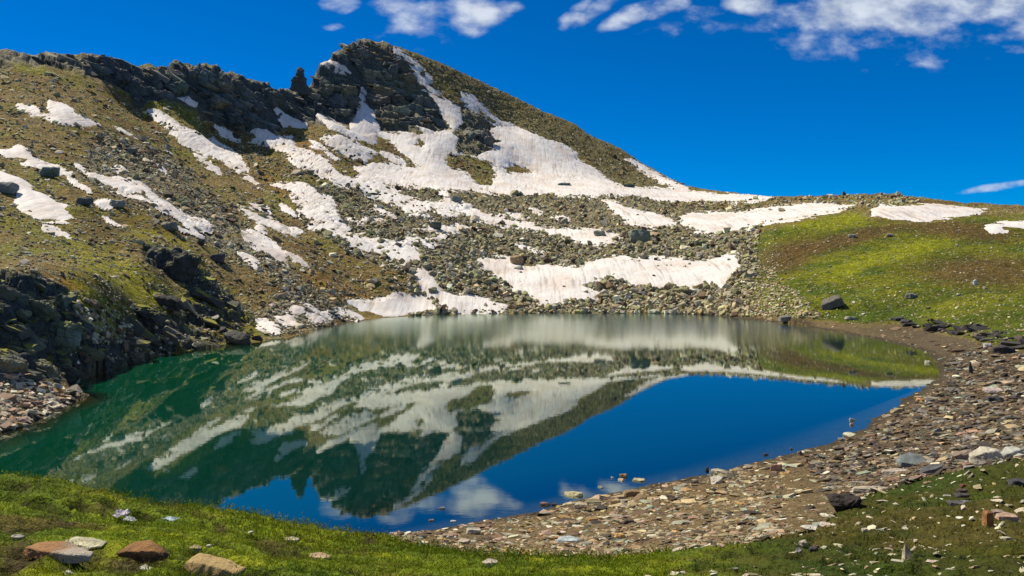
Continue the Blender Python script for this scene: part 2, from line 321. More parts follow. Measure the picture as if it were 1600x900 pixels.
# ------------------------------------------------------------------ ground colours (albedo)
def mix(a, b, t):
    if np.ndim(t): t = t[..., None]
    return a * (1 - t) + b * t
def c3(*v): return np.array(v, float)
gx = np.gradient(Zt, axis=0); gy = np.gradient(Zt, axis=1)
dXc = np.gradient(X, axis=0); dYr = np.gradient(Y, axis=1); dXr = np.gradient(X, axis=1); dYc = np.gradient(Y, axis=0)
nx = gy * dYc - gx * dYr; ny = gx * dXr - gy * dXc; nz = dXc * dYr - dYc * dXr
nl = np.sqrt(nx ** 2 + ny ** 2 + nz ** 2) + 1e-9
flat = np.abs(nz) / nl
YZ = Y + Zs * 1.7; n1 = fbm(X * .11, YZ * .11, 4, 101); n2 = fbm(X * .45, YZ * .45, 4, 103); n3 = fbm(X * 1.8, YZ * 1.8, 3, 107); n4 = fbm(X * .03, Y * .03, 3, 109)
BROWN = c3(.215, .150, .048); OLIVE = c3(.215, .178, .012); GREEN = c3(.165, .20, .005); OCHRE = c3(.31, .155, .018)
ROCK = c3(.30, .265, .16); ROCKD = c3(.082, .095, .090); ROCKP = c3(.38, .33, .22)
def blob(cx, cy, rx, ry, rot=0):
    a = math.radians(rot); dx = PXw - cx; dy = PYw - cy
    u = (dx * math.cos(a) + dy * math.sin(a)) / rx; v = (-dx * math.sin(a) + dy * math.cos(a)) / ry
    return sstep(1.25, .35, np.sqrt(u * u + v * v) + n2 * .35) * VIS
AL = np.zeros(X.shape + (3,)) + BROWN
AL = mix(AL, OLIVE, sstep(-.05, .4, n1 + n2 * .4) * .85)
AL = mix(AL, GREEN, sstep(.15, .5, n4 + n2 * .5) * .7)
for b in ((215,350,90,22,28),(190,440,120,35,35),(330,470,60,18,25),(140,480,50,30,40),(270,385,50,14,20),(40,100,50,12,20),(250,170,40,10,30),(120,500,40,22,35),(150,455,60,18,30),(330,470,50,14,30),(300,415,40,10,30),(390,520,30,8,0)):
    AL = mix(AL, c3(.26, .24, .006), blob(*b) * .9)
for b in ((320,440,40,10,30),(80,440,60,10,15),(260,378,40,8,20),(480,235,60,16,30),(540,455,90,20,15),(720,425,60,18,20),(430,290,40,12,35),(985,240,25,8,35)):
    AL = mix(AL, OCHRE, blob(*b) * .6)
AL = mix(AL, ROCK, sstep(.05, .3, n3 * .7 + n2 * .5) * .75)
AL = mix(AL, c3(.25, .25, .19), scree_l * sstep(-.35, .15, n2 + n3 * .5) * .85)
AL = mix(AL, c3(.12, .065, .022), sstep(.12, .34, fbm(X * .06 + 7, YZ * .06, 4, 161)) * .65 * (Y > 60))
AL = mix(AL, c3(.175, .185, .010), sstep(.10, .34, fbm(X * .055 + 31, YZ * .055, 4, 163)) * .5 * (Y > 60))
tal_c = mix(np.zeros_like(AL) + ROCK * .8, c3(.25, .20, .09), sstep(-.1, .4, n2 + n1))
AL = mix(AL, tal_c, talus)
AL = mix(AL, mix(np.zeros_like(AL) + c3(.165, .135, .045), ROCK * .8, sstep(.05, .35, n3)), turf_pk)
crag_c = mix(np.zeros_like(AL) + ROCKD, ROCK * .62, sstep(560, 640, PXw) * peak_cliff * .8)  # right crag lightened: sunlight on its facing put into the albedo
crag_c = mix(crag_c, ROCKP * .9, sstep(.52, .8, flat) * .9)  # level ledges painted pale, as if sunlit
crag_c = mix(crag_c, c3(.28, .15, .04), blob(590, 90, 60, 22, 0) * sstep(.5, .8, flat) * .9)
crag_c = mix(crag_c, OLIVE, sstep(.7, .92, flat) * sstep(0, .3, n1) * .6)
AL = mix(AL, crag_c, cr)
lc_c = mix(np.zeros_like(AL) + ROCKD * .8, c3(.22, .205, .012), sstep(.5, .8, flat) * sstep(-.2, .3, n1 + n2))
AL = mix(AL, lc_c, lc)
# grassy hill
hc = mix(np.zeros_like(AL) + c3(.150, .158, .004), c3(.075, .110, .004), sstep(-.2, .3, n1 + n2 * .3))
for b in ((1400,395,140,14,-14),(1300,345,90,14,-8),(1330,420,60,12,-20)): hc = mix(hc, c3(.25, .26, .006), blob(*b) * .8)
for b in ((1320,375,120,14,-14),(1500,360,120,18,5),(1540,425,130,30,0),(1230,400,60,30,-20)): hc = mix(hc, c3(.12, .070, .022), blob(*b) * .85)
for b in ((1420,470,150,14,-10),(1560,500,100,20,0)): hc = mix(hc, c3(.050, .075, .005), blob(*b) * .6)  # dark lower right of the hill: cloud shadow put into the colour
hc = mix(hc, ROCKP, sstep(.33, .5, n3) * .6)
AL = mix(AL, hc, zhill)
# shore
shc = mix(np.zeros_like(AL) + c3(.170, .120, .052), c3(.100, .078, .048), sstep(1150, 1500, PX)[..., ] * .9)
shc = mix(shc, c3(.11, .08, .045), sstep(.0, .35, n2 + n3 * .4) * .6)
shc = mix(shc, c3(.055, .045, .028), sstep(1.5, .2, -sd + n3 * .5) * .85)
AL = mix(AL, shc, np.clip(zshore + spit, 0, 1))
# foreground meadow
mg = mix(np.zeros_like(AL) + c3(.145, .190, .005), c3(.080, .120, .005), sstep(-.25, .3, n2 + n3 * .5))
mg = mix(mg, c3(.225, .24, .006), sstep(.1, .45, fbm(X * .9 + 9, Y * .9, 3, 131)) * .7)
mg = mix(mg, c3(.115, .080, .025), sstep(.12, .4, fbm(X * .7 + 29, Y * .7, 3, 133)) * .75)
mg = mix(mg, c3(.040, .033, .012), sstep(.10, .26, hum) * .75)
mgr = mix(np.zeros_like(AL) + c3(.050, .055, .005), c3(.040, .062, .005), sstep(-.2, .3, n2))  # right meadow: cloud shadow put into a darker albedo
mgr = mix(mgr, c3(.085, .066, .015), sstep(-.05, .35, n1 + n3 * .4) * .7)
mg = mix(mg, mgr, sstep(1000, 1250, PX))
for b in ((95,823,28,10,20),(345,830,14,7,25),(465,866,11,5,20),(575,850,16,5,10),(430,865,50,8,10),(200,885,60,10,0),(30,870,40,20,0)):
    mg = mix(mg, c3(.060, .040, .018), blob(*b) * .85)
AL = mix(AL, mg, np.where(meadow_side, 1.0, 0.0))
bed = mix(np.zeros_like(AL) + c3(.13, .10, .045), c3(.03, .07, .03), sstep(0.1, 1.6, -Zt))
AL = np.where((Zt < 0.0)[..., None] & infr[..., None], bed, AL)
AL *= (1 + .3 * n3 + .15 * fbm(X * 6, YZ * 6, 2, 141))[..., None]
AL = np.clip(AL, .006, .8)

# ------------------------------------------------------------------ mesh helpers
def mesh_arrays(name, verts, faces, nside, cols=None, smooth=True):
    me = bpy.data.meshes.new(name)
    nv, nf = len(verts), len(faces)
    me.vertices.add(nv); me.vertices.foreach_set('co', np.ascontiguousarray(verts, np.float32).ravel())
    me.loops.add(nf * nside); me.loops.foreach_set('vertex_index', np.ascontiguousarray(faces, np.int32).ravel())
    me.polygons.add(nf); me.polygons.foreach_set('loop_start', np.arange(0, nf * nside, nside, dtype=np.int32))
    me.polygons.foreach_set('use_smooth', np.full(nf, smooth))
    me.update(calc_edges=True)
    if cols is not None:
        a = me.attributes.new('albedo', 'FLOAT_COLOR', 'POINT')
        a.data.foreach_set('color', np.c_[cols, np.ones(nv)].astype(np.float32).ravel())
    return me
def link(name, me, mat, label=None, cat=None, group=None, kind=None):
    o = bpy.data.objects.new(name, me); COL.objects.link(o)
    if mat and not me.materials: me.materials.append(mat)
    if label: o['label'] = label
    if cat: o['category'] = cat
    if group: o['group'] = group
    o['kind'] = kind or 'thing'
    return o

# ------------------------------------------------------------------ materials
class NT:
    def __init__(s, nt): s.t = nt; s.t.nodes.clear()
    def n(s, typ, **kw):
        nd = s.t.nodes.new(typ)
        for k_, v_ in kw.items():
            if k_ == 'inp':
                for a, b in v_.items():
                    if isinstance(b, bpy.types.NodeSocket): s.t.links.new(b, nd.inputs[a])
                    else: nd.inputs[a].default_value = b
            else: setattr(nd, k_, v_)
        return nd
    def math(s, op, a, b=None, c=None, clamp=False):
        i = {0: a}
        if b is not None: i[1] = b
        if c is not None: i[2] = c
        return s.n('ShaderNodeMath', operation=op, use_clamp=clamp, inp=i).outputs[0]
    def ramp(s, x, a, b, to0=0., to1=1.):
        return s.n('ShaderNodeMapRange', interpolation_type='SMOOTHSTEP', inp={0: x, 1: a, 2: b, 3: to0, 4: to1}).outputs[0]
    def mixc(s, f, a, b, blend='MIX'):
        nd = s.n('ShaderNodeMix', data_type='RGBA', blend_type=blend)
        for idx, v_ in ((0, f), (6, a), (7, b)):
            if isinstance(v_, bpy.types.NodeSocket): s.t.links.new(v_, nd.inputs[idx])
            else: nd.inputs[idx].default_value = v_
        return nd.outputs[2]
    def noise(s, vec, scale, detail=4, rough=.55, out=0):
        return s.n('ShaderNodeTexNoise', inp={'Vector': vec, 'Scale': scale, 'Detail': detail, 'Roughness': rough}).outputs[out]
def new_mat(name):
    m = bpy.data.materials.new(name); m.use_nodes = True
    return m, NT(m.node_tree)

def ground_mat(name, nscales, bump_d, rough=.95):
    m, t = new_mat(name)
    at = t.n('ShaderNodeAttribute', attribute_name='albedo').outputs[0]
    pos = t.n('ShaderNodeNewGeometry').outputs['Position']
    col = at; h = None
    for sc, amt in nscales:
        nz_ = t.noise(pos, sc, 5, .65)
        col = t.mixc(1.0, col, t.n('ShaderNodeCombineColor', inp={0: t.ramp(nz_, .3, .7, 1 - amt, 1 + amt), 1: t.ramp(nz_, .3, .7, 1 - amt, 1 + amt), 2: t.ramp(nz_, .3, .7, 1 - amt * .9, 1 + amt * .9)}).outputs[0], 'MULTIPLY')
        h = t.math('DIVIDE', nz_, sc) if h is None else t.math('ADD', h, t.math('DIVIDE', nz_, sc))
    bp = t.n('ShaderNodeBump', inp={'Strength': .8, 'Distance': bump_d, 'Height': h})
    b = t.n('ShaderNodeBsdfPrincipled', inp={'Base Color': col, 'Roughness': rough, 'Specular IOR Level': .15, 'Normal': bp.outputs[0]})
    o = t.n('ShaderNodeOutputMaterial'); t.t.links.new(b.outputs[0], o.inputs[0])
    return m
MAT_FAR = ground_mat('hillside_ground', ((.7, .28), (3.0, .38)), 1.6)
MAT_NEAR = ground_mat('meadow_ground', ((5, .25), (28, .35)), 1.2)
MAT_SHORE = ground_mat('gravel_ground', ((3, .2), (16, .4)), 1.2)

def stone_mat(name, use_obj, top=None):
    m, t = new_mat(name)
    tc = t.n('ShaderNodeTexCoord')
    if use_obj:
        src = t.n('ShaderNodeObjectInfo').outputs['Color']; vec = tc.outputs['Object']; sc = 2.2
    else:
        src = t.n('ShaderNodeAttribute', attribute_name='albedo').outputs[0]; vec = t.n('ShaderNodeNewGeometry').outputs['Position']; sc = 3.0
    a = t.noise(vec, sc, 6, .65); b_ = t.noise(vec, sc * 6, 4, .7)
    f = t.math('MULTIPLY', t.ramp(a, .25, .75, .62, 1.3), t.ramp(b_, .3, .7, .75, 1.2))
    col = t.mixc(1.0, src, t.n('ShaderNodeCombineColor', inp={0: f, 1: f, 2: f}).outputs[0], 'MULTIPLY')
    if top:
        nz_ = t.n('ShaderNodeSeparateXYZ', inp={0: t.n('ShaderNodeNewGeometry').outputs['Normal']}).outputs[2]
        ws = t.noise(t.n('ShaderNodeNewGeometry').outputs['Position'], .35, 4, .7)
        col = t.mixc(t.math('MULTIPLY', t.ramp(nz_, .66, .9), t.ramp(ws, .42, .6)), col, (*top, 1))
    bp = t.n('ShaderNodeBump', inp={'Strength': .5, 'Distance': .06, 'Height': b_})
    p = t.n('ShaderNodeBsdfPrincipled', inp={'Base Color': col, 'Roughness': .85, 'Specular IOR Level': .25, 'Normal': bp.outputs[0]})
    o = t.n('ShaderNodeOutputMaterial'); t.t.links.new(p.outputs[0], o.inputs[0])
    return m
MAT_CRAG_O = stone_mat('crag_rock', True, (.38, .32, .20)); MAT_CRAG_A = stone_mat('crag_rock_mass', False, (.38, .32, .20))  # pale tops paint sunlit ledges into the rock colour
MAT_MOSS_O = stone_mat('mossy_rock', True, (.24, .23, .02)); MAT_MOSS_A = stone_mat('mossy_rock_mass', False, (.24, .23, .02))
MAT_STONE = stone_mat('stone', True)
MAT_SCREE = stone_mat('scree_stone', False)

def snow_mat():
    m, t = new_mat('old_snow')
    pos = t.n('ShaderNodeNewGeometry').outputs['Position']
    st = t.n('ShaderNodeMapping', inp={'Vector': pos, 'Scale': (1.5, .10, .10)}).outputs[0]
    g = t.noise(st, .8, 4, .6); d = t.noise(pos, .12, 5, .6); fn = t.noise(pos, 2.5, 4, .7)
    col = t.mixc(t.ramp(d, .42, .68), (.71, .67, .63, 1), (.62, .54, .47, 1))
    col = t.mixc(t.ramp(g, .54, .68, 0, .62), col, (.36, .29, .23, 1))
    col = t.mixc(t.ramp(fn, .66, .74, 0, .35), col, (.40, .34, .29, 1))
    hh = t.math('ADD', t.math('MULTIPLY', g, -.5), t.math('MULTIPLY', fn, .2))
    bp = t.n('ShaderNodeBump', inp={'Strength': .5, 'Distance': .6, 'Height': hh})
    p = t.n('ShaderNodeBsdfPrincipled', inp={'Base Color': col, 'Roughness': .75, 'Specular IOR Level': .2, 'Normal': bp.outputs[0]})
    o = t.n('ShaderNodeOutputMaterial'); t.t.links.new(p.outputs[0], o.inputs[0])
    return m
MAT_SNOW = snow_mat()

# ------------------------------------------------------------------ terrain objects
idx = np.arange(NCOL * NR).reshape(NCOL, NR)
quads = np.stack([idx[:-1, :-1], idx[1:, :-1], idx[1:, 1:], idx[:-1, 1:]], -1)
allv = np.stack([X, Y, Zt], -1).reshape(-1, 3); allc = AL.reshape(-1, 3)
reg = np.zeros(X.shape, int)                            # 0 mountain
reg[(zhill > .5) | (hills_far_r & ~VIS & (Y < 230) & (Zt > 0))] = 1   # grassy hill
reg[(zshore > .5)] = 2
reg[meadow_side] = 3
reg[(Zt < -.05) & infr & (sd > 0)] = 4
qr = np.max(np.stack([reg[:-1, :-1], reg[1:, :-1], reg[1:, 1:], reg[:-1, 1:]], -1), -1)
REGN = [('mountain', MAT_FAR), ('grassy_hill', MAT_FAR), ('gravel_shore', MAT_SHORE), ('ground', MAT_NEAR), ('lake_bed', MAT_SHORE)]
def sub_mesh(name, q, verts, cols, smooth=True):
    u, inv = np.unique(q.ravel(), return_inverse=True)
    return mesh_arrays(name, verts[u], inv.reshape(q.shape), q.shape[1], cols[u] if cols is not None else None, smooth)
for r, (nm, mt) in enumerate(REGN):
    q = quads[qr == r]
    if len(q): link(nm, sub_mesh(nm, q, allv, allc), mt, kind='structure')
# the disc of turf under the camera closes the sheet
ring = idx[:, 0]; cen = np.array([[0, 0, 8.3]])
dv = np.r_[allv[ring], cen]; dc = np.r_[allc[ring], allc[ring[:1]]]
dq = np.stack([np.arange(NCOL - 1), np.full(NCOL - 1, NCOL), np.arange(1, NCOL)], -1)
link('camera_knoll', mesh_arrays('camera_knoll', dv, dq[:, ::-1], 3, dc), MAT_NEAR, kind='structure')

# snow sheets
for (poly, lab), s in zip(SNOW, snow_sd):
    sm = s * Y / F
    th = np.where(s > 0, .08 + .8 * (1 - np.exp(-np.maximum(sm, 0) / 3.5)), s * Y / F * .45 + .08) * np.clip(Y / 170, .55, 1.3) * (.5 if 'waterline' in lab or 'remnant' in lab else 1)
    zz = Zs + RUN + th + fbm(X * .12, Y * .12, 2, 201) * .25 + fbm(X * .7, Y * .18, 2, 203) * .07
    ok = s > -3.5
    kq = ok[:-1, :-1] & ok[1:, :-1] & ok[1:, 1:] & ok[:-1, 1:]
    q = quads[kq]
    if len(q) < 3: print('SNOW EMPTY', lab); continue
    vv = np.stack([X, Y, zz], -1).reshape(-1, 3)
    u, inv = np.unique(q.ravel(), return_inverse=True)
    v0 = vv[u]; c = v0.mean(0)
    o = link('snow_patch', mesh_arrays('snow_patch', v0 - c, inv.reshape(q.shape), 4), MAT_SNOW, label=lab, cat='snow patch', group='old snow patches on the mountain')
    o.location = c

# small flecks of snow left between the stones, lying along the fall of the slope
FLK = [((440,205),(700,345),30,'among the stones left of the great apron'),((120,255),(340,365),16,'along the stony band of the left slope'),((640,320),(900,400),10,'in the boulder field'),((370,315),(470,425),8,'near the two dark scree patches'),((400,480),(530,525),8,'by the left shore')]
for (x0, y0), (x1, y1), cnt, wh in FLK:
    for i in range(cnt):
        cx, cy = RNG.uniform(x0, x1), RNG.uniform(y0, y1); L_ = RNG.uniform(9, 24); w_ = RNG.uniform(1.8, 4.2); a_ = math.radians(RNG.normal(28 if x0 < 600 else 12, 9))
        pl = [(cx + L_ * u_ * math.cos(a_) - w_ * v_ * math.sin(a_), cy + L_ * u_ * math.sin(a_) + w_ * v_ * math.cos(a_)) for u_, v_ in ((-1, 0), (-.5, -.8), (.2, -1), (.8, -.5), (1, .1), (.4, .8), (-.4, .9))]
        s = sdist_box(PX.ravel(), PYs.ravel(), pl, 12).reshape(X.shape) + edge_n * .35
        s = np.where(VISL, s, -12.0)
        ok = s > -2.5
        q = quads[ok[:-1, :-1] & ok[1:, :-1] & ok[1:, 1:] & ok[:-1, 1:]]
        if len(q) < 6: continue
        u, inv = np.unique(q.ravel(), return_inverse=True)
        zz = (Zt.ravel()[u] + Zs.ravel()[u] + RUN.ravel()[u]) * .5 + .5 * np.minimum(0, 0) + s.ravel()[u] * allv[u, 1] / F * .5 + .22
        v0 = np.c_[allv[u, :2], zz]; c = v0.mean(0)
        o = link('snow_fleck', mesh_arrays('snow_fleck', v0 - c, inv.reshape(q.shape), 4), MAT_SNOW, label='small fleck of old snow lying ' + wh, cat='snow patch', group='small snow flecks ' + wh)
        o.location = c

# ------------------------------------------------------------------ water
def water_mat():
    m, t = new_mat('lake_water')
    pos = t.n('ShaderNodeNewGeometry').outputs['Position']
    sep = t.n('ShaderNodeSeparateXYZ', inp={0: pos})
    dep = t.n('ShaderNodeAttribute', attribute_name='depth').outputs['Fac']
    mp = t.n('ShaderNodeMapping', inp={'Vector': pos, 'Scale': (1, 1.8, 1)}).outputs[0]
    w1 = t.noise(mp, .9, 3, .5); w2 = t.noise(mp, 5.0, 2, .5)
    patch = t.ramp(t.noise(pos, .035, 3, .5), .4, .65)
    hh = t.math('ADD', t.math('MULTIPLY', w1, .5), t.math('MULTIPLY', w2, .12))
    farf = t.ramp(sep.outputs[1], 72., 118.)
    amp = t.math('ADD', .0016, t.math('MULTIPLY', farf, t.math('ADD', .006, t.math('MULTIPLY', patch, .014))))
    bp = t.n('ShaderNodeBump', inp={'Strength': 1.0, 'Distance': amp, 'Height': hh})
    body = t.n('ShaderNodeBsdfDiffuse', inp={'Color': t.mixc(t.ramp(t.math('ADD', sep.outputs[0], t.math('MULTIPLY', sep.outputs[1], -.25)), -62., 5.), (.001, .080, .034, 1), (.001, .012, .014, 1))})
    clear = t.n('ShaderNodeBsdfTransparent', inp={'Color': (.62, .74, .55, 1)})
    mb = t.n('ShaderNodeMixShader', inp={0: t.ramp(dep, .0, 1.6), 1: clear.outputs[0], 2: body.outputs[0]})
    gl = t.n('ShaderNodeBsdfGlossy', inp={'Color': (.93, 1.0, .88, 1), 'Roughness': t.math('ADD', .004, t.math('MULTIPLY', farf, .17)), 'Normal': bp.outputs[0]})
    fr = t.n('ShaderNodeFresnel', inp={'IOR': 1.45, 'Normal': bp.outputs[0]})
    fac = t.math('ADD', .30, t.math('MULTIPLY', fr.outputs[0], .70), clamp=True)
    mx = t.n('ShaderNodeMixShader', inp={0: fac, 1: mb.outputs[0], 2: gl.outputs[0]})
    o = t.n('ShaderNodeOutputMaterial'); t.t.links.new(mx.outputs[0], o.inputs[0])
    return m
okw = (sd > -3.0) & infr & (np.abs(X) < 150)
kq = okw[:-1, :-1] & okw[1:, :-1] & okw[1:, 1:] & okw[:-1, 1:]
q = quads[kq]; u, inv = np.unique(q.ravel(), return_inverse=True)
wv = allv[u].copy(); dep = np.maximum(-wv[:, 2], 0); wv[:, 2] = 0
me = mesh_arrays('lake', wv, inv.reshape(q.shape), 4)
a = me.attributes.new('depth', 'FLOAT', 'POINT'); a.data.foreach_set('value', dep.astype(np.float32))
link('lake', me, water_mat(), kind='structure')

# ------------------------------------------------------------------ stones
def hull_template(seed, kind):
    r = random.Random(seed); bm = bmesh.new()
    n_ = 16 if kind != 'shard' else 11
    for i in range(n_):
        v_ = Vector((r.gauss(0, 1), r.gauss(0, 1), r.gauss(0, 1))).normalized()
        v_ = Vector([math.copysign(abs(c) ** .6, c) for c in v_]) * r.uniform(.75, 1.0)
        bm.verts.new(v_ * .5)
    res = bmesh.ops.convex_hull(bm, input=bm.verts)
    junk = [g for g in res['geom_interior'] if isinstance(g, bmesh.types.BMVert)]
    bmesh.ops.delete(bm, geom=junk, context='VERTS')
    bmesh.ops.triangulate(bm, faces=bm.faces)
    bmesh.ops.recalc_face_normals(bm, faces=bm.faces)
    cs = np.array([v_.co for v_ in bm.verts]); lo = cs.min(0); hi = cs.max(0)
    for v_ in bm.verts: v_.co = Vector([(v_.co[i] - lo[i]) / (hi[i] - lo[i]) - .5 for i in range(3)])
    bm.verts.index_update()
    V_ = np.array([v_.co for v_ in bm.verts]); T_ = np.array([[v_.index for v_ in f.verts] for f in bm.faces])
    bm.free(); return V_, T_
TPL = [hull_template(100 + i, 'block') for i in range(10)] + [hull_template(300 + i, 'shard') for i in range(8)]
TPL_MESH = []
def tpl_set(mat):
    out = []
    for V_, T_ in TPL: out.append(mesh_arrays('stone', V_, T_, 3, smooth=False)); out[-1].materials.append(mat)
    return out
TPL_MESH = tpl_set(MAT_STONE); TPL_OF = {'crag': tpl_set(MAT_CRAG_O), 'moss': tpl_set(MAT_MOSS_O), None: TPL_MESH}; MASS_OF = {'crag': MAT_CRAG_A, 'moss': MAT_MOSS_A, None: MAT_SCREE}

visf = VIS.ravel(); pxf = PX.ravel(); pyf = PYt.ravel(); sdf = sd.ravel(); snf = snow_all.ravel(); nxf = (nx / nl).ravel(); nyf = (ny / nl).ravel(); nzf = (nz / nl).ravel()
def rotmats(n_, tilt, normal=None, follow=.8):
    az = RNG.uniform(0, 2 * np.pi, n_)
    c, s = np.cos(az), np.sin(az)
    Rz = np.zeros((n_, 3, 3)); Rz[:, 0, 0] = c; Rz[:, 0, 1] = -s; Rz[:, 1, 0] = s; Rz[:, 1, 1] = c; Rz[:, 2, 2] = 1
    nn = RNG.normal(0, tilt, (n_, 3)); nn[:, 2] = 1
    if normal is not None: nn[:, :2] += normal[:, :2] / np.maximum(normal[:, 2:3], .45) * follow
    nn /= np.linalg.norm(nn, axis=1, keepdims=True)
    xx = np.cross(np.tile([0, 1, 0], (n_, 1)), nn); xx /= np.linalg.norm(xx, axis=1, keepdims=True)
    yy = np.cross(nn, xx)
    B = np.stack([xx, yy, nn], -1)
    return B @ Rz
USED = []
def scatter(name, poly, count, size, aspect, flatn, palette, n_ind, labels, group, cat, tilt=.15, sink=.3, snowp=.03, dens=None, maxpx=22, stuff_label=None, water=0.0, minpx=1.0, sig=.45, rot=None, mats=None):
    """stones on the visible ground inside an outline; the largest become objects of their own"""
    m = sdist_box(pxf, pyf, poly, 4.0) > 0
    m &= visf & ((sdf < -.15) if not water else (sdf < water))
    cand = np.nonzero(m)[0]
    p = np.ones(len(cand))
    p *= np.where(snf[cand] > 2, snowp, np.where(snf[cand] > -6, .95, 1.0))
    if dens is not None: p *= dens(cand)
    p /= p.sum()
    ids = RNG.choice(cand, min(count, len(cand) - 1), replace=False, p=p)
    n_ = len(ids); pos = allv[ids] + RNG.normal(0, 1, (n_, 3)) * (allv[ids][:, 1:2] / F * .8) * np.array([1, 0, 0])
    D = pos[:, 1]
    sz = size(n_, D) if callable(size) else np.exp(RNG.normal(math.log(size), sig, n_))
    sz = np.clip(sz, minpx * D / F, maxpx * D / F)
    asp = RNG.uniform(aspect[0], aspect[1], n_); fl = RNG.uniform(flatn[0], flatn[1], n_)
    sc = np.stack([sz, sz * asp, sz * fl], -1)
    nrm = np.stack([nxf[ids], nyf[ids], nzf[ids]], -1); nrm[nrm[:, 2] < 0] *= -1
    R_ = rotmats(n_, tilt, nrm, .7) if rot is None else rot(n_)
    pos[:, 2] += sc[:, 2] * (.5 - sink)
    pal = np.array([c for c, w_ in palette]); pw = np.array([w_ for c, w_ in palette], float); pw /= pw.sum()
    ci = RNG.choice(len(pal), n_, p=pw)
    colr = np.clip(pal[ci] * np.exp(RNG.normal(0, .22, (n_, 1))) * np.exp(RNG.normal(0, .04, (n_, 3))), .015, .75)
    tp = RNG.integers(0, len(TPL), n_)
    order = np.argsort(-sz / D)
    ind = order[:n_ind]; rest = order[n_ind:]
    for j in ind:
        o = bpy.data.objects.new(name, TPL_OF[mats][tp[j]]); COL.objects.link(o)
        Mx = np.eye(4); Mx[:3, :3] = R_[j] * sc[j][None]; Mx[:3, 3] = pos[j]
        o.matrix_world = Matrix(Mx.tolist()); o.color = (*colr[j], 1)
        o['label'] = labels(colr[j], pxf[ids[j]], pyf[ids[j]], ci[j]); o['category'] = cat; o['group'] = group; o['kind'] = 'thing'
    vs, fs, cs, off = [], [], [], 0
    for k_, (V_, T_) in enumerate(TPL):
        r_ = rest[tp[rest] == k_]
        if not len(r_): continue
        vv = np.einsum('nij,nvj->nvi', R_[r_], V_[None] * sc[r_][:, None]) + pos[r_][:, None]
        ff = T_[None] + (np.arange(len(r_)) * len(V_))[:, None, None] + off
        vs.append(vv.reshape(-1, 3)); fs.append(ff.reshape(-1, 3)); cs.append(np.repeat(colr[r_], len(V_), 0)); off += vv.shape[0] * vv.shape[1]
    if vs:
        o = link(stuff_label[0], mesh_arrays(stuff_label[0], np.concatenate(vs), np.concatenate(fs), 3, np.concatenate(cs), False), MASS_OF[mats], label=stuff_label[1], cat=stuff_label[2], kind='stuff')

GREY = (.33, .30, .215); GREEN_G = (.33, .31, .155); TAN = (.37, .285, .155); PINK = (.35, .235, .16); PALE = (.58, .52, .37); DARK = (.060, .050, .038); ORNG = (.40, .23, .09); TEAL = (.26, .31, .22); BRN = (.155, .105, .058)
def cname(c):
    r, g, b = c; l = (r + g + b) / 3
    if l > .34: return 'pale'
    if l < .085: return 'dark'
    if r > 1.9 * b: return 'tan brown' if r < .3 else 'orange tan'
    if r > 1.35 * b: return 'brownish'
    if g >= r: return 'greenish grey'
    return 'grey'
def lab_shore(c, x, y, k_):
    w = 'far along the right shore' if y < 620 else ('by the waterline' if y < 760 and x > 900 else ('on the tan gravel near the grass' if x < 1250 else 'on the dark stony bank'))
    return f'flat {cname(c)} slate stone {w}'
def lab_grass(c, x, y, k_): return f'small flat {cname(c)} stone lying in the dark grass, {"close to the bottom edge" if y > 830 else "up towards the stony bank"}'
def lab_talus(c, x, y, k_): return f'{cname(c)} angular boulder in the boulder field {"above the grooved snowbank" if y < 405 else "beside the far shore"}'
def lab_hill(c, x, y, k_): return f'{cname(c)} stone on the grassy hill {"low above the right shore" if y > 440 else "high near the snowbank"}'
def lab_slope(c, x, y, k_): return f'{cname(c)} rock on the brown left slope {"close above the lake" if y > 380 else ("in the middle of the slope" if y > 230 else "high under the ridge")}'
def lab_peak(c, x, y, k_): return f'{cname(c)} rock on the {"right shoulder" if x > 700 else "upper face"} of the peak'

SHP = SH_LINE + [(1680,706),(1680,566),(1600,549),(1520,531),(1450,518),(1400,509),(1330,510),(1250,498),(1170,494),(1180,500),(1300,516),(1400,537),(1470,575),(1400,640),(1320,680),(1150,731),(1000,760),(830,801),(610,836)]
pal_sh = [(PALE, .8), (GREY, 1.5), (TAN, 2.2), (PINK, .8), (TEAL, .6), (ORNG, .4), (DARK, 1.3), (BRN, 2.6)]
scatter('shore_stone', SHP, 10500, lambda n_, D: np.exp(RNG.normal(math.log(.075), .75, n_)) * np.clip(D / 22, .7, 2.3), (.45, .95), (.10, .34), pal_sh, 300, lab_shore, 'stones on the lake shore', 'stone', tilt=.16, sink=.42, maxpx=26, minpx=1.5, dens=lambda c: np.where(pxf[c] > 1230, .3, 1.0), stuff_label=('shore_gravel', 'mixed grey, tan and pink slate rubble covering the lake shore', 'gravel'))
GREYD = (.20, .185, .15); pal_dk = [(GREYD, 2.4), (DARK, 2.4), (PINK, .3), (BRN, 3.4), (PALE, .2), (TAN, .4)]
scatter('shore_stone', [(1250,720),(1330,690),(1480,600),(1480,545),(1560,545),(1680,580),(1680,712),(1480,736),(1400,762),(1310,785)], 7000, lambda n_, D: np.exp(RNG.normal(math.log(.15), .68, n_)) * np.clip(D / 35, .7, 1.6), (.45, .9), (.12, .4), pal_dk, 0, lab_shore, '', 'stone', maxpx=20, minpx=1.6, stuff_label=('bank_rubble', 'dark brown and grey slate rubble on the right bank', 'rubble'))
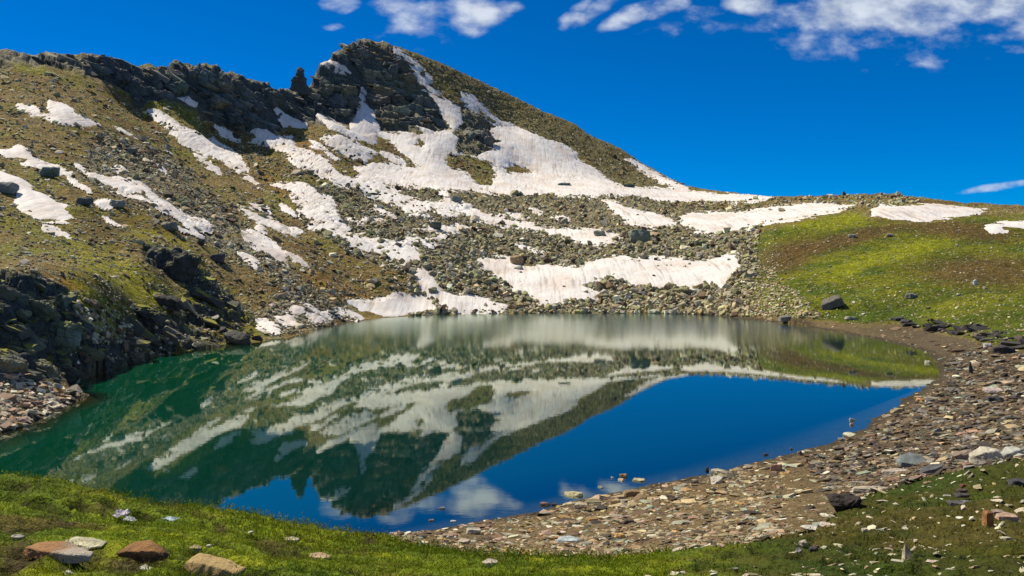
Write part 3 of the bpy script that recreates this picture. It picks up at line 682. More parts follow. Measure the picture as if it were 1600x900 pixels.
scatter('meadow_stone', [(1240,838),(1300,800),(1400,770),(1480,740),(1600,720),(1660,720),(1660,910),(1000,910),(1000,872),(1150,858)], 620, lambda n_, D: np.exp(RNG.normal(math.log(.075), .5, n_)) * np.clip(D / 11, .7, 2.0), (.35, .9), (.12, .3), [(PALE, 4), (TAN, 1.2), (GREY, 1.3), (TEAL, .2)], 260, lab_grass, 'stones in the dark grass at the right', 'stone', tilt=.12, sink=.28, maxpx=24, minpx=1.8, dens=lambda c: np.where(pxf[c] > 1240, 1.0, .3), stuff_label=('meadow_grit', 'little pale stone chips strewn in the dark grass', 'stone chips'))
TAL = [(460,292),(600,286),(700,298),(800,304),(960,303),(1060,316),(1300,306),(1400,302),(1440,318),(1350,324),(1190,350),(1182,400),(1172,480),(1180,496),(1100,492),(700,494),(640,494),(640,430),(540,392),(470,350)]
pal_t = [(GREEN_G, 3.4), (GREY, 2.0), (TAN, 1.3), (PALE, 1.0), (DARK, .4), (BRN, .9)]
scatter('boulder', TAL, 13500, lambda n_, D: np.exp(RNG.normal(math.log(.54), .5, n_)), (.6, 1), (.45, .9), pal_t, 220, lab_talus, 'boulders of the boulder field', 'boulder', tilt=.4, sink=.3, snowp=.012, maxpx=15, minpx=1.5, stuff_label=('talus', 'grey green angular rubble filling the basin between the snow', 'talus'))
LSL = [(-60,110),(60,112),(180,135),(215,170),(260,160),(380,212),(440,220),(520,200),(600,230),(660,260),(600,286),(480,290),(470,350),(640,430),(640,470),(560,500),(430,528),(400,505),(330,440),(310,400),(230,384),(110,455),(0,425),(-60,430)]
pal_l = [(GREY, 1.6), (GREEN_G, 2), (TAN, 2), (BRN, 2), (PALE, 1.8), (DARK, .6)]
n2f = n2.ravel(); n1f = n1.ravel(); scf = scree_l.ravel()
scatter('hillside_rock', LSL, 19000, lambda n_, D: np.exp(RNG.normal(math.log(.26), .6, n_)) * np.clip(D / 130, .55, 1.5), (.55, 1), (.35, .75), pal_l, 160, lab_slope, 'rocks scattered on the left slope', 'rock', tilt=.3, sink=.35, snowp=.04, maxpx=16, minpx=1.3, dens=lambda c: np.clip(.10 + np.maximum(n2f[c] * 2.4, 0) + scf[c] * 1.9 * (.6 + n1f[c] * 1.5) + np.maximum(n1f[c], 0) * 1.4, .04, 4), stuff_label=('scree', 'loose grey and brown scree strewn over the left slope', 'scree'))
scatter('snow_rock', [(380,205),(480,200),(620,225),(700,300),(720,340),(650,410),(520,372),(470,350),(440,285)], 1500, .42, (.5, 1), (.4, .8), [(DARK, 2), (GREY, 2), (GREEN_G, 2), (BRN, 1)], 60, lambda c, x, y, k_: f'{cname(c)} rock poking out of the {"upper" if y < 270 else "lower"} stony snow left of the great apron', 'rocks poking through the snow', 'rock', tilt=.35, sink=.2, snowp=1.0, maxpx=12, minpx=1.6, stuff_label=('snow_rubble', 'dark stones strewn over the stony snow', 'rubble'))
scatter('snow_rock', [(745,400),(1150,398),(1130,455),(1010,455),(940,440),(920,468),(830,470)], 60, .45, (.5, 1), (.4, .8), [(DARK, 2), (GREY, 2), (GREEN_G, 1)], 60, lambda c, x, y, k_: f'{cname(c)} rock lying on the grooved snowbank', 'rocks lying on the snowbank', 'rock', tilt=.35, sink=.1, snowp=1.0, maxpx=10, minpx=2, stuff_label=('x', 'x', 'x'))
scatter('hill_edge_stone', [(1150,398),(1185,400),(1225,440),(1265,475),(1285,498),(1150,494),(1165,450)], 1500, .30, (.5, 1), (.35, .7), [(TAN, 3), (PALE, 2), (GREEN_G, 2), (BRN, 1)], 60, lambda c, x, y, k_: f'{cname(c)} stone in the rubble along the left foot of the grassy hill', 'stones along the foot of the grassy hill', 'stone', tilt=.3, sink=.3, maxpx=8, minpx=1.2, stuff_label=('hill_edge_rubble', 'yellowish rubble along the left foot of the grassy hill', 'rubble'))
PKR = [(560,62),(700,102),(850,174),(1075,290),(1100,298),(960,290),(900,240),(800,200),(770,240),(790,300),(690,300),(690,240),(720,190),(640,95)]
scatter('hillside_rock', PKR, 3600, .5, (.55, 1), (.4, .8), [(GREY, 2), (BRN, 2), (GREEN_G, 2), (DARK, 1.2), (TAN, .7)], 40, lab_peak, 'rocks on the peak', 'rock', tilt=.35, sink=.35, snowp=.01, maxpx=9, minpx=1.3, stuff_label=('summit_scree', 'brown and grey scree covering the shoulder of the peak', 'scree'))
HLP = [(1660,555),(1600,546),(1520,528),(1450,515),(1400,505),(1330,506),(1250,495),(1170,490),(1158,462),(1178,430),(1180,400),(1165,380),(1200,358),(1270,342),(1340,322),(1400,304),(1660,322)]
scatter('hill_stone', HLP, 4200, .20, (.5, 1), (.3, .7), [(PALE, 1.6), (TAN, 2.4), (GREY, 1.6)], 140, lab_hill, 'stones on the grassy hill', 'stone', tilt=.3, sink=.35, snowp=.02, maxpx=9, minpx=1.1, dens=lambda c: np.where(pxf[c] < 1215, 3.0, np.where(pyf[c] < 335, 2.2, np.clip(.5 + n2f[c], .1, 2))), stuff_label=('hill_grit', 'small pale stones strewn over the grassy hill', 'stone chips'))
scatter('spit_stone', [(-60,582),(20,578),(95,604),(145,618),(70,652),(0,680),(-60,690)], 900, .42, (.35, .8), (.15, .45), [(PALE, 1.4), (PINK, 2), (GREY, 2), (ORNG, .4), (DARK, .5)], 80, lambda c, x, y, k_: f'{cname(c)} shard of slate on the stony spit by the dark cliff', 'slate shards on the left spit', 'stone', tilt=.3, sink=.25, maxpx=26, minpx=2, stuff_label=('spit_rubble', 'slate rubble on the little spit below the dark cliff', 'rubble'))
scatter('hillside_rock', [(100,462),(230,384),(310,400),(350,450),(405,508),(300,536),(235,552),(160,540),(125,500)], 1200, .22, (.5, 1), (.3, .7), pal_l, 70, lab_slope, 'rocks scattered on the left slope', 'rock', tilt=.3, sink=.35, maxpx=14, minpx=1.5, dens=lambda c: np.clip(.4 + n2f[c] * 1.6, .05, 3), stuff_label=('bank_stones', 'small pale stones strewn over the mossy left bank', 'stones'))
scatter('cliff_rock', [(110,455),(190,470),(290,480),(330,440),(400,505),(430,528),(300,546),(235,558),(165,580),(120,595),(90,560)], 650, .36, (.5, 1), (.35, .7), [(GREY, 2), (PALE, 1.0), (DARK, 2.6), (BRN, 1.4)], 60, lambda c, x, y, k_: f'{cname(c)} block on the broken bank above the green water', 'blocks on the left bank', 'rock', tilt=.35, sink=.3, maxpx=22, minpx=1.5, stuff_label=('bank_scree', 'broken dark rubble on the left bank above the water', 'rubble'))

# ------------------------------------------------------------------ singled-out rocks
def find(px, py, dmin=0, dmax=1e9):
    m = np.nonzero(visf & (np.abs(pxf - px) < 6) & (allv[:, 1] > dmin) & (allv[:, 1] < dmax))[0]
    if not len(m): m = np.nonzero(visf)[0]
    d = (pxf[m] - px) ** 2 + (pyf[m] - py) ** 2
    return allv[m[np.argmin(d)]]
def aligned(n_, dip, spread):
    a = np.radians(RNG.normal(dip, spread, n_)); z_ = RNG.normal(0, .35, n_); x_ = RNG.normal(0, .12, n_)
    R_ = np.zeros((n_, 3, 3))
    for i in range(n_): R_[i] = np.array(Matrix.Rotation(z_[i], 3, 'Z') @ Matrix.Rotation(a[i], 3, 'Y') @ Matrix.Rotation(x_[i], 3, 'X'))
    return R_
def crag(name, poly, count, lpx, thick, palette, n_ind, labels, group, stuff, dip=24, spread=7, snowp=.0, dens=None, sink=.62, gap=9, mats='crag', keep_off=(-999, 1)):
    scatter(name, poly, count, lambda n_, D: np.exp(RNG.normal(math.log(lpx), .7, n_)) * D / F, (.4, .9), thick, palette, n_ind, labels, group, 'rock slab', sink=sink, snowp=snowp, maxpx=lpx * (3.6 if lpx < 20 else 1.9), minpx=lpx * .3, stuff_label=stuff, rot=lambda n_: aligned(n_, dip, spread), dens=lambda c: np.where((snf[c] > -(gap + 6 * (lpx > 20))) | (np.abs(pxf[c] - keep_off[0]) < keep_off[1]) | (pyf[c] < np.interp(pxf[c], [p[0] for p in SKY], [p[1] for p in SKY]) + (11 if lpx > 20 else 3)), 0.0, 1.0) + 1e-9, mats=mats)
def rock_mesh(name, seed, sx, sy, sz, jag=.05, cuts=3, strat=0.0, npts=18, pts=None, two=None):
    r = random.Random(seed); bm = bmesh.new()
    if pts is None:
        for i in range(npts):
            v_ = Vector((r.gauss(0, 1), r.gauss(0, 1), r.gauss(0, 1))).normalized()
            v_ = Vector([math.copysign(abs(c) ** .5, c) for c in v_]) * r.uniform(.8, 1)
            bm.verts.new(v_)
    else:
        for p_ in pts: bm.verts.new(p_)
    res = bmesh.ops.convex_hull(bm, input=bm.verts)
    bmesh.ops.delete(bm, geom=[g for g in res['geom_interior'] if isinstance(g, bmesh.types.BMVert)], context='VERTS')
    cs = np.array([v_.co for v_ in bm.verts]); lo = cs.min(0); hi = cs.max(0)
    for v_ in bm.verts: v_.co = Vector([((v_.co[i] - lo[i]) / (hi[i] - lo[i]) - .5) * (sx, sy, sz)[i] for i in range(3)])
    bmesh.ops.dissolve_limit(bm, angle_limit=.12, verts=bm.verts, edges=bm.edges)
    bmesh.ops.bevel(bm, geom=bm.edges[:], offset=min(sx, sy, sz) * .05, segments=1, affect='EDGES')
    bmesh.ops.triangulate(bm, faces=bm.faces)
    for c_ in range(cuts):
        ml = max(sx, sy, sz) / (2.5 * 2 ** c_)
        es = [e for e in bm.edges if e.calc_length() > ml]
        if es: bmesh.ops.subdivide_edges(bm, edges=es, cuts=1)
        bmesh.ops.triangulate(bm, faces=bm.faces)
    s_ = max(sx, sy, sz); bm.normal_update()
    off = Vector((seed * 1.7, seed * .3, 0))
    mv = []
    for v_ in bm.verts:
        q_ = v_.co / s_
        n_ = mnoise.fractal(q_ * 3.5 + off, .9, 2.1, 4) * jag * s_
        if strat: n_ += strat * s_ * (math.floor(q_.z * 14 + mnoise.noise(q_ * 3 + off) * 1.2) % 2 - .5)
        mv.append(v_.co + v_.normal * n_ * (min(sx, sy, sz) / s_ + .35))
    for v_, c_ in zip(bm.verts, mv): v_.co = c_
    me = bpy.data.meshes.new(name); bm.to_mesh(me); bm.free()
    me.materials.append(MAT_STONE)
    return me
KEYPOS = []
def rock(name, cx, by, w, h, col, label, seed=0, cat='rock', depth=.7, rz=None, tilt=(0, 0), jag=.05, strat=0, sink=.12, group=None, pts=None, cuts=3, lift=0, d=None, mat=None):
    """rock of w x h photo pixels standing with its foot at (cx, by)"""
    p = find(cx, by - h * .12)
    dw = F * H / (by - HY) if by > HY + 60 else 1e4
    wp = np.array([(cx - CX) / F * dw, dw, 0.0])
    if dw < 135 and (cx > 530 or by < 740) and sdist(wp[:1], wp[1:2], SHW)[0] > .2: p = wp; sink = .5
    s_ = p[1] / F
    if by < 860: h = max(h - w * depth * (by - HY) / F * .8, h * .5)
    sx, sz = w * s_, h * s_ * (1 + sink) ; sy = sx * depth
    me = rock_mesh(name, seed + int(cx), sx, sy, sz, jag, cuts, strat, pts=pts)
    if mat: me.materials[0] = mat
    o = link(name, me, None, label, cat, group)
    o.location = (p[0], p[1] + sy * .15, p[2] + sz * (.5 - sink) + lift * s_)
    o.rotation_euler = (math.radians(tilt[0]), math.radians(tilt[1]), math.radians(rz if rz is not None else (seed * 37 + cx) % 30 - 15))
    o.color = (*col, 1)
    return o
def two_tone(name, ca, cb, x0, x1, axis=0):
    m, t = new_mat(name)
    ob = t.n('ShaderNodeTexCoord').outputs['Object']
    s_ = t.n('ShaderNodeSeparateXYZ', inp={0: ob}).outputs[axis]
    nz_ = t.noise(ob, 18, 8, .75); n2_ = t.noise(ob, 70, 6, .75)
    f = t.ramp(t.math('ADD', s_, t.math('MULTIPLY', t.math('SUBTRACT', nz_, .5), abs(x1 - x0) * 2)), x0, x1)
    c = t.mixc(f, (*ca, 1), (*cb, 1))
    c = t.mixc(t.ramp(n2_, .52, .68, 0, .6), c, (.06, .045, .03, 1))
    bp = t.n('ShaderNodeBump', inp={'Strength': .9, 'Distance': .03, 'Height': n2_})
    b = t.n('ShaderNodeBsdfPrincipled', inp={'Base Color': c, 'Roughness': .85, 'Specular IOR Level': .25, 'Normal': bp.outputs[0]})
    o = t.n('ShaderNodeOutputMaterial'); t.t.links.new(b.outputs[0], o.inputs[0])
    return m
SLABP = [(-1,-.4,-1),(-1,.5,-.9),(-.95,-.3,.4),(-.8,.6,.6),(-.2,-1,-1),(-.2,-.9,.75),(0,1,-1),(.1,.9,1),(.6,-.9,-1),(.7,-.7,.5),(.9,.7,-.9),(.95,.6,.3),(1,-.2,-.8),(1,0,0)]
rock('rock', 86, 873, 110, 15, (.4, .25, .1), 'long low orange rock with a pale mottled right end in the grass', 3, depth=.4, rz=-6, tilt=(0, 5), pts=SLABP, mat=two_tone('orange_pale_stone', (.46, .24, .10), (.58, .50, .39), -.02, .12), cuts=4)
rock('rock', 128, 852, 64, 9, (.44, .41, .27), 'thin pale slab lying behind the long orange rock', 5, depth=.6, rz=-8, tilt=(0, 5), pts=SLABP)
rock('rock', 221, 876, 82, 20, (.3, .13, .05), 'angular rusty brown boulder between the other grass rocks', 7, depth=.5, rz=10, tilt=(4, 6), pts=[(-1,-.3,-.2),(-1,.4,-.6),(-.6,-.5,.5),(-.5,.6,.8),(-.1,-.8,.8),(.1,.8,1),(.2,-1,-.9),(.4,-.5,.7),(.9,-.3,-.7),(1,.3,-.5),(-.5,-.7,-1),(.6,.8,-1),(-.7,.8,-1)], mat=two_tone('rusty_stone', (.13, .07, .035), (.45, .23, .08), -.02, .05, 2), cuts=4)  # brighter top and darker base paint in how the sun falls
rock('rock', 330, 900, 100, 22, (.46, .29, .11), 'long ochre rock with a straight top at the bottom edge', 9, depth=.42, rz=-8, tilt=(0, 7), pts=[(-1,-.3,-.3),(-.95,.5,0),(-.8,-.5,.5),(-.6,.6,1),(-.3,-1,-.9),(-.2,-.6,.8),(.1,.7,.9),(.9,-.6,.35),(1,.4,.4),(1,-.5,-.3),(.7,-1,-.9),(.8,.8,-1),(-.7,.8,-1)], mat=two_tone('ochre_stone', (.24, .16, .07), (.60, .42, .18), -.05, .03, 2), cuts=4)
for cx, by, w, h, c, lb in ((227,893,19,9,(.5,.47,.34),'small rounded cream stone on bare soil between two big rocks'),(107,899,16,6,(.45,.42,.33),'pale stone cut by the bottom edge near the long orange rock'),(25,842,24,8,(.3,.28,.24),'flat grey stone under the grassy hummock at the far left'),
    (317,820,11,6,(.5,.47,.38),'little whitish stone on the turf below the blue reflection'),(390,834,10,5,(.5,.47,.38),'little whitish stone beside the bluff edge'),(326,856,9,6,(.5,.47,.38),'little whitish stone in grass above the ochre rock'),
    (453,847,27,10,(.42,.37,.24),'long tan stone on the turf near the bluff edge'),(497,875,38,7,(.42,.30,.18),'flat tan and white stone half sunk in the turf'),(765,884,28,8,(.5,.44,.34),'flat cream stone at the lower edge of the gravel'),(300,862,26,7,(.32,.26,.13),'thin tan stone to the right of the rusty boulder'),(829,886,17,6,(.42,.42,.30),'greenish stone in the grass under the gravel')):
    rock('stone', cx, by, w, h, c, lb, 2, 'stone', depth=.6, jag=.04, cuts=2, pts=SLABP if w > 23 else None)
# right foreground
SPK = [(-.8,-.8,-1),(.8,-.8,-1),(-.8,.8,-1),(.8,.8,-1),(-.75,-.7,.2),(.9,-.6,-.1),(-.6,.7,.3),(.7,.6,.1),(-.4,0,1),(.1,-.1,.75),(.3,.3,.6)]
rock('standing_stone', 1418, 886, 13, 33, (.40, .34, .24), 'narrow pale pointed stone standing upright in the dark grass', 11, 'stone', depth=.8, rz=5, pts=SPK, sink=.06, jag=.02)
rock('standing_stone', 1545, 823, 14, 26, (.33, .16, .06), 'rusty orange blunt stone standing upright in the dark grass', 12, 'stone', depth=.8, rz=15, sink=.06, jag=.03, pts=[(-.9,-.9,-1),(.9,-.9,-1),(-.9,.9,-1),(.9,.9,-1),(-.9,-.8,.7),(.8,-.8,.8),(-.7,.8,.9),(.8,.8,.7),(0,0,1)])
rock('stone', 1545, 826, 11, 5, (.40, .24, .12), 'small tan stone at the foot of the rusty upright stone', 2, 'stone')
rock('rock', 1576, 813, 34, 14, (.40, .27, .19), 'flat pinkish rock right of the rusty upright stone', 13, pts=SLABP)
rock('rock', 1560, 804, 20, 9, (.34, .26, .20), 'small flat brown rock behind the pinkish one', 14)
rock('rock', 1321, 798, 50, 30, (.045, .035, .03), 'big blackish rock at the border of gravel and grass', 15, depth=.8, jag=.07, strat=.02, cuts=4)
rock('slab', 1366, 768, 62, 9, (.40, .34, .25), 'long thin pale slab leaning off the big blackish rock', 16, 'slab', depth=.35, rz=-4, pts=SLABP)
rock('slab', 1429, 729, 46, 19, (.16, .18, .175), 'smooth dark grey slab tilted among the bank stones', 17, 'slab', depth=.8, tilt=(18, 0), pts=SLABP, jag=.02)
rock('slab', 1458, 739, 40, 12, (.10, .10, .10), 'dark narrow slab in front of the smooth grey one', 18, 'slab', depth=.5, tilt=(0, -14), pts=SLABP)
rock('slab', 1400, 740, 40, 9, (.36, .31, .25), 'pale flat slab left of the dark narrow slab', 19, 'slab', depth=.5, tilt=(0, -6), pts=SLABP)
rock('rock', 1542, 724, 46, 26, (.46, .42, .33), 'largest pale rock of the heap near the right edge', 20, depth=.7, tilt=(0, -20), pts=SLABP, cuts=4)
rock('rock', 1506, 720, 32, 17, (.26, .20, .15), 'brown rock leaning on the largest pale rock', 21, depth=.7, tilt=(0, -15))
rock('rock', 1582, 716, 34, 18, (.44, .44, .38), 'pale greenish rock right of the largest pale one', 22, tilt=(0, -18), pts=SLABP)
rock('rock', 1512, 731, 14, 10, (.32, .21, .15), 'small pinkish rock under the brown leaning rock', 23)
rock('rock', 1592, 762, 34, 16, (.06, .06, .06), 'blackish rock in the grass at the right edge', 24, jag=.08)
rock('rock', 1590, 857, 34, 17, (.07, .06, .055), 'dark split rock at the right edge above the corner', 25, tilt=(0, 22), jag=.08, pts=SLABP)
rock('stone', 1569, 882, 30, 7, (.55, .53, .43), 'white flat stone near the lower right corner', 26, 'stone', pts=SLABP)
for cx, by, w, h, c, lb in ((1268,829,32,9,(.46,.44,.37),'flat pale stone where the gravel meets the dark grass, left of two'),(1295,823,28,9,(.48,.42,.34),'flat cream stone where the gravel meets the dark grass, right of two'),(1257,856,14,13,(.46,.38,.30),'upright cream pebble in the grass below the two flat stones'),
    (1391,864,15,7,(.50,.38,.27),'pinkish white stone left of the narrow pointed one'),(1350,832,9,8,(.50,.44,.34),'tapering end stone of a pale sliver in the grass'),(1248,866,10,8,(.2,.19,.2),'grey stone of the small heap in the grass'),(1272,868,14,12,(.06,.055,.06),'dark stone of the small heap in the grass'),(1275,858,10,7,(.18,.09,.06),'reddish stone on top of the small heap in the grass'),(1276,874,22,6,(.32,.32,.34),'bluish flat stone in front of the small heap')):
    rock('stone', cx, by, w, h, c, lb, 4, 'stone', cuts=2)
# cairn
for cx, by, w, h, c, lb, lf in ((1497,792,26,11,(.10,.09,.085),'broad dark base stone of the cairn',0),(1520,790,30,9,(.16,.17,.18),'bluish slab sloping off the right side of the cairn',0),(1482,779,16,8,(.36,.36,.32),'pale stone at the left foot of the cairn',0),
    (1503,783,22,9,(.07,.06,.06),'dark middle stone of the cairn',6),(1505,776,16,8,(.09,.06,.055),'upper dark stone of the cairn',6),(1506,769,12,8,(.17,.06,.05),'reddish cap stone on top of the cairn',5),(1494,797,15,7,(.34,.24,.19),'pinkish stone in front of the cairn',0)):
    rock('cairn_stone', cx, by, w, h, c, lb, 6, 'stone', cuts=2, lift=lf if lf else 0, group='stones of the cairn')
# shore stones singled out
for cx, by, w, h, c, lb, nm in ((897,774,28,11,(.46,.40,.22),'largest yellowish rock standing in the shallow water','rock'),(853,789,18,8,(.20,.13,.10),'brown rock at the waterline with a dark twin','rock'),(865,791,9,6,(.06,.05,.05),'dark twin beside the brown waterline rock','stone'),
    (974,745,12,8,(.34,.20,.08),'small orange brown stone in the shallows','stone'),(998,751,20,7,(.40,.36,.20),'flat olive stone in the shallows right of the pink one','stone'),(971,751,11,6,(.48,.36,.28),'pink stone in the shallows under the orange brown one','stone'),(957,747,5,4,(.46,.40,.36),'tiny pale stone left of the pink one in the shallows','stone'),(938,762,9,5,(.2,.2,.19),'lone grey stone in the shallows right of the yellowish rock','stone'),
    (908,796,22,12,(.46,.38,.28),'rounded cream rock on the wet gravel','rock'),(929,788,28,9,(.19,.17,.09),'dark olive slab by the yellowish water rock','slab'),(960,791,18,13,(.44,.32,.18),'round tan rock on the gravel','rock'),(988,777,26,14,(.24,.16,.08),'brown twin lumped block at the waterline','rock'),
    (968,842,20,12,(.55,.33,.12),'bright orange tan stone low on the gravel','stone'),(888,849,36,12,(.36,.42,.42),'pale bluish slab low on the gravel','slab'),(982,819,20,10,(.05,.045,.04),'black stone in the middle of the gravel','stone'),(1160,823,20,11,(.07,.05,.04),'dark brown stone near the grass border','stone'),(1085,811,20,7,(.34,.2,.13),'reddish flat stone in the middle of the gravel','stone'),
    (1213,738,20,15,(.40,.24,.17),'pink angular rock close to the waterline','rock'),(1121,757,19,14,(.50,.46,.38),'cream angular rock close to the waterline','rock'),(1121,739,22,7,(.40,.35,.25),'flat tan slab right at the waterline','slab'),(1105,735,6,8,(.05,.05,.05),'small black stone poking up at the waterline','stone'),(1252,712,9,8,(.12,.09,.09),'dark purple stone at the water edge','stone'),
    (1315,690,12,6,(.30,.28,.24),'grey stone in the corner of the little bay','stone'),(1332,657,9,6,(.3,.28,.24),'upper stone of the islet cluster off the stony bank','stone'),(1331,664,6,5,(.4,.26,.2),'pink stone of the islet cluster off the stony bank','stone'),(1197,711,9,5,(.05,.05,.05),'lone dark stone in the blue water','stone'),(1236,702,5,4,(.07,.07,.07),'tiny dark stone in the blue water','stone'),
    (690,795,10,5,(.22,.22,.22),'upper grey stone in the cloudy reflection','stone'),(674,814,9,5,(.2,.19,.18),'lower grey stone in the cloudy reflection','stone'),(708,815,9,4,(.44,.42,.40),'pale flat stone in the cloudy reflection','stone'),(543,836,11,6,(.36,.33,.26),'stone in the water just past the bluff edge','stone'),
    (615,836,14,6,(.4,.36,.28),'flat stone at the left tip of the gravel','stone'),(726,851,21,10,(.46,.38,.28),'cream wedge stone at the left end of the gravel','stone'),(740,836,24,12,(.38,.36,.28),'forked pale stone at the left end of the gravel','stone'),(658,858,15,8,(.08,.08,.08),'dark stone at the left end of the gravel','stone'),(700,841,18,8,(.30,.22,.17),'brown flat stone at the left end of the gravel','stone')):
    p_in = lake_pt = None
    rock(nm, cx, by, w, h, c, lb, 8, nm, cuts=2, jag=.05, pts=SLABP if nm == 'slab' else None)
# bank and hill
rock('rock', 1316+238, 616, 28, 11, (.50, .40, .36), 'pale pinkish trash on the dark bank', 30)  # a scrap of trash, modelled with the rock mesh
rock('rock', 1556, 629, 24, 10, (.05, .05, .055), 'dark rock in front of the pale pinkish trash on the bank', 31)
rock('standing_stone', 1517, 586, 6, 19, (.06, .06, .055), 'thin dark stone standing upright on the stony bank', 32, 'stone', pts=SPK, sink=.05, jag=.02)
rock('rock', 1544, 545, 13, 8, (.50, .46, .42), 'white block on the upper bank', 33)
rock('rock', 1570, 553, 34, 14, (.05, .045, .045), 'long dark rock beside the white block', 34, pts=SLABP, jag=.08)
rock('stone', 1449, 567, 8, 6, (.46, .44, .34), 'pale stone in the green shallows', 35, 'stone')
rock('boulder', 1299, 481, 36, 17, (.13, .118, .095), 'big grey boulder with a sloping flat top on the grassy hill', 36, 'boulder', depth=.9, rz=-12, tilt=(0, -16), jag=.03, pts=[(-1,-.8,-1),(1,-.7,-1),(-.9,.8,-1),(.9,.9,-1),(-.9,-.7,.1),(.8,-.7,.6),(-.5,.7,.7),(.9,.8,1),(.3,0,1)], cuts=4)
rock('rock', 1424, 467, 18, 8, (.15, .15, .14), 'flat dark rock on the grass right of the big grey boulder', 37, pts=SLABP)
rock('rock', 1233, 499, 30, 8, (.15, .145, .13), 'flat grey rock by the far right water edge', 38, pts=SLABP, sink=.4)
rock('rock', 1330, 500, 18, 6, (.32, .30, .24), 'low grey rock at the foot of the grassy hill', 39)
rock('rock', 1331, 372, 12, 5, (.42, .40, .30), 'pale rock in the bright green of the grassy hill', 48)
rock('rock', 1390, 371, 11, 5, (.40, .34, .24), 'tan rock high on the bright green band', 48)
rock('rock', 1524, 446, 6, 9, (.52, .54, .58), 'upright bluish white rock on the brown side of the hill', 49)
rock('cairn', 1319, 306, 5, 7, (.10, .09, .08), 'tiny cairn standing on the skyline', 50, 'cairn', pts=SPK, sink=.05)
# left slope and basin
for cx, by, w, h, c, lb in ((807,414,22,15,(.36,.25,.13),'tan block on top of the grooved snowbank'),(75,276,28,13,(.12,.17,.15),'dark teal boulder between the two left snow patches'),(206,240,14,8,(.16,.17,.15),'dark flat boulder below the tiny snow scrap'),(130,321,26,11,(.09,.11,.10),'dark boulder on the turf right of the broad snow patch'),
    (10,303,32,17,(.22,.22,.20),'grey rock set in the broad snow patch'),(244,344,14,10,(.15,.14,.11),'dark round boulder, upper of two on the green turf'),(262,361,26,13,(.24,.23,.17),'mossy grey boulder, lower of two on the green turf'),(314,385,13,11,(.07,.07,.06),'black round boulder above the overhang'),(182,326,24,12,(.22,.23,.20),'grey boulder right of the dark one on the turf'),
    (338,412,26,14,(.08,.08,.08),'black block right of the dark overhang'),(370,537,44,27,(.06,.06,.055),'big dark wedge rock at the left water edge'),(880,293,22,6,(.09,.12,.11),'dark low rock at the right end of the great snow apron'),(983,294,18,5,(.06,.09,.08),'dark boulder where the snow apron narrows'),(938,372,20,12,(.24,.27,.20),'greenish wedge boulder above the long snow band'),(1000,380,34,20,(.20,.22,.16),'largest tilted slab of the boulder field'),
    (712,318,18,9,(.22,.24,.22),'grey boulder beside the stony snow streak'),(680,360,20,12,(.12,.13,.10),'dark boulder beside the sliver of snow'),(520,494,18,9,(.16,.17,.14),'dark boulder by the little snow remnants'),(676,459,14,10,(.22,.21,.13),'olive boulder on the far shore snow tongue'),(660,120,10,7,(.13,.15,.12),'dark rock island in the summit snow ribbon')):
    rock('boulder', cx, by, w, h, c, lb, 60, 'boulder', cuts=3, jag=.06)
def fractured(i, mat):
    me = rock_mesh('crag_block', 500 + i * 3, 1.0, .8, .62, .085, 5, .028, npts=14)
    c = np.empty(len(me.vertices) * 3, np.float32); me.vertices.foreach_get('co', c); c = c.reshape(-1, 3)
    lo, hi = c.min(0), c.max(0); c = (c - lo) / (hi - lo) - .5
    me.vertices.foreach_set('co', c.ravel()); me.update(); me.materials[0] = mat
    return me
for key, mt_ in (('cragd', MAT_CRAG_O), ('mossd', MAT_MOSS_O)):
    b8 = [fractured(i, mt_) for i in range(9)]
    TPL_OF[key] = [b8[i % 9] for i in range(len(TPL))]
DK = (.085, .100, .098); DK2 = (.15, .15, .125); OCH = (.30, .17, .05)
RIDGE = [(0,76),(100,84),(200,98),(320,96),(440,142),(500,132),(500,188),(450,186),(432,206),(385,204),(330,184),(300,162),(255,148),(212,160),(195,138),(150,118),(100,106),(40,98)]
PEAKC = [(486,140),(492,104),(520,84),(560,62),(620,76),(645,104),(665,145),(700,165),(730,170),(775,200),(770,238),(705,240),(690,204),(590,202),(560,186),(500,192),(445,188),(470,145)]
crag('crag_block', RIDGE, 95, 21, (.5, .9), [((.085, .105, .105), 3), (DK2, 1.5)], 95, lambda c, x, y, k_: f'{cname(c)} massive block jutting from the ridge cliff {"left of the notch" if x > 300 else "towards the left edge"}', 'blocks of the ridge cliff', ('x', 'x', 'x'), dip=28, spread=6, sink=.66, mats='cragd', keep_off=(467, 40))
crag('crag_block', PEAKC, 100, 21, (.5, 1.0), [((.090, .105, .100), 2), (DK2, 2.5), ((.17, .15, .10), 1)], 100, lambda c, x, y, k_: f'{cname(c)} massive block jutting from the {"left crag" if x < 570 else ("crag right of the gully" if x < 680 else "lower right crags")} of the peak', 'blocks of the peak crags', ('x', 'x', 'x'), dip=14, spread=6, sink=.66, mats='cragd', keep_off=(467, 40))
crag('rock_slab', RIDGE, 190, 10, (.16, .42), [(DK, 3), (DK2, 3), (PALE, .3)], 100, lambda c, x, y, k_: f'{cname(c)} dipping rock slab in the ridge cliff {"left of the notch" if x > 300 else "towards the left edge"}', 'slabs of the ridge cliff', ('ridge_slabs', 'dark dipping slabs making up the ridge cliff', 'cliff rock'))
crag('rock_slab', PEAKC, 200, 9, (.16, .42), [(DK, 2), (DK2, 4), (OCH, .2), (TAN, .5)], 120, lambda c, x, y, k_: f'{cname(c)} dipping rock slab on the {"left crag" if x < 570 else ("crag right of the gully" if x < 680 else "lower right crags")} of the peak', 'slabs of the peak crags', ('peak_slabs', 'dark dipping slabs making up the crags of the peak', 'cliff rock'), dip=16, spread=8)
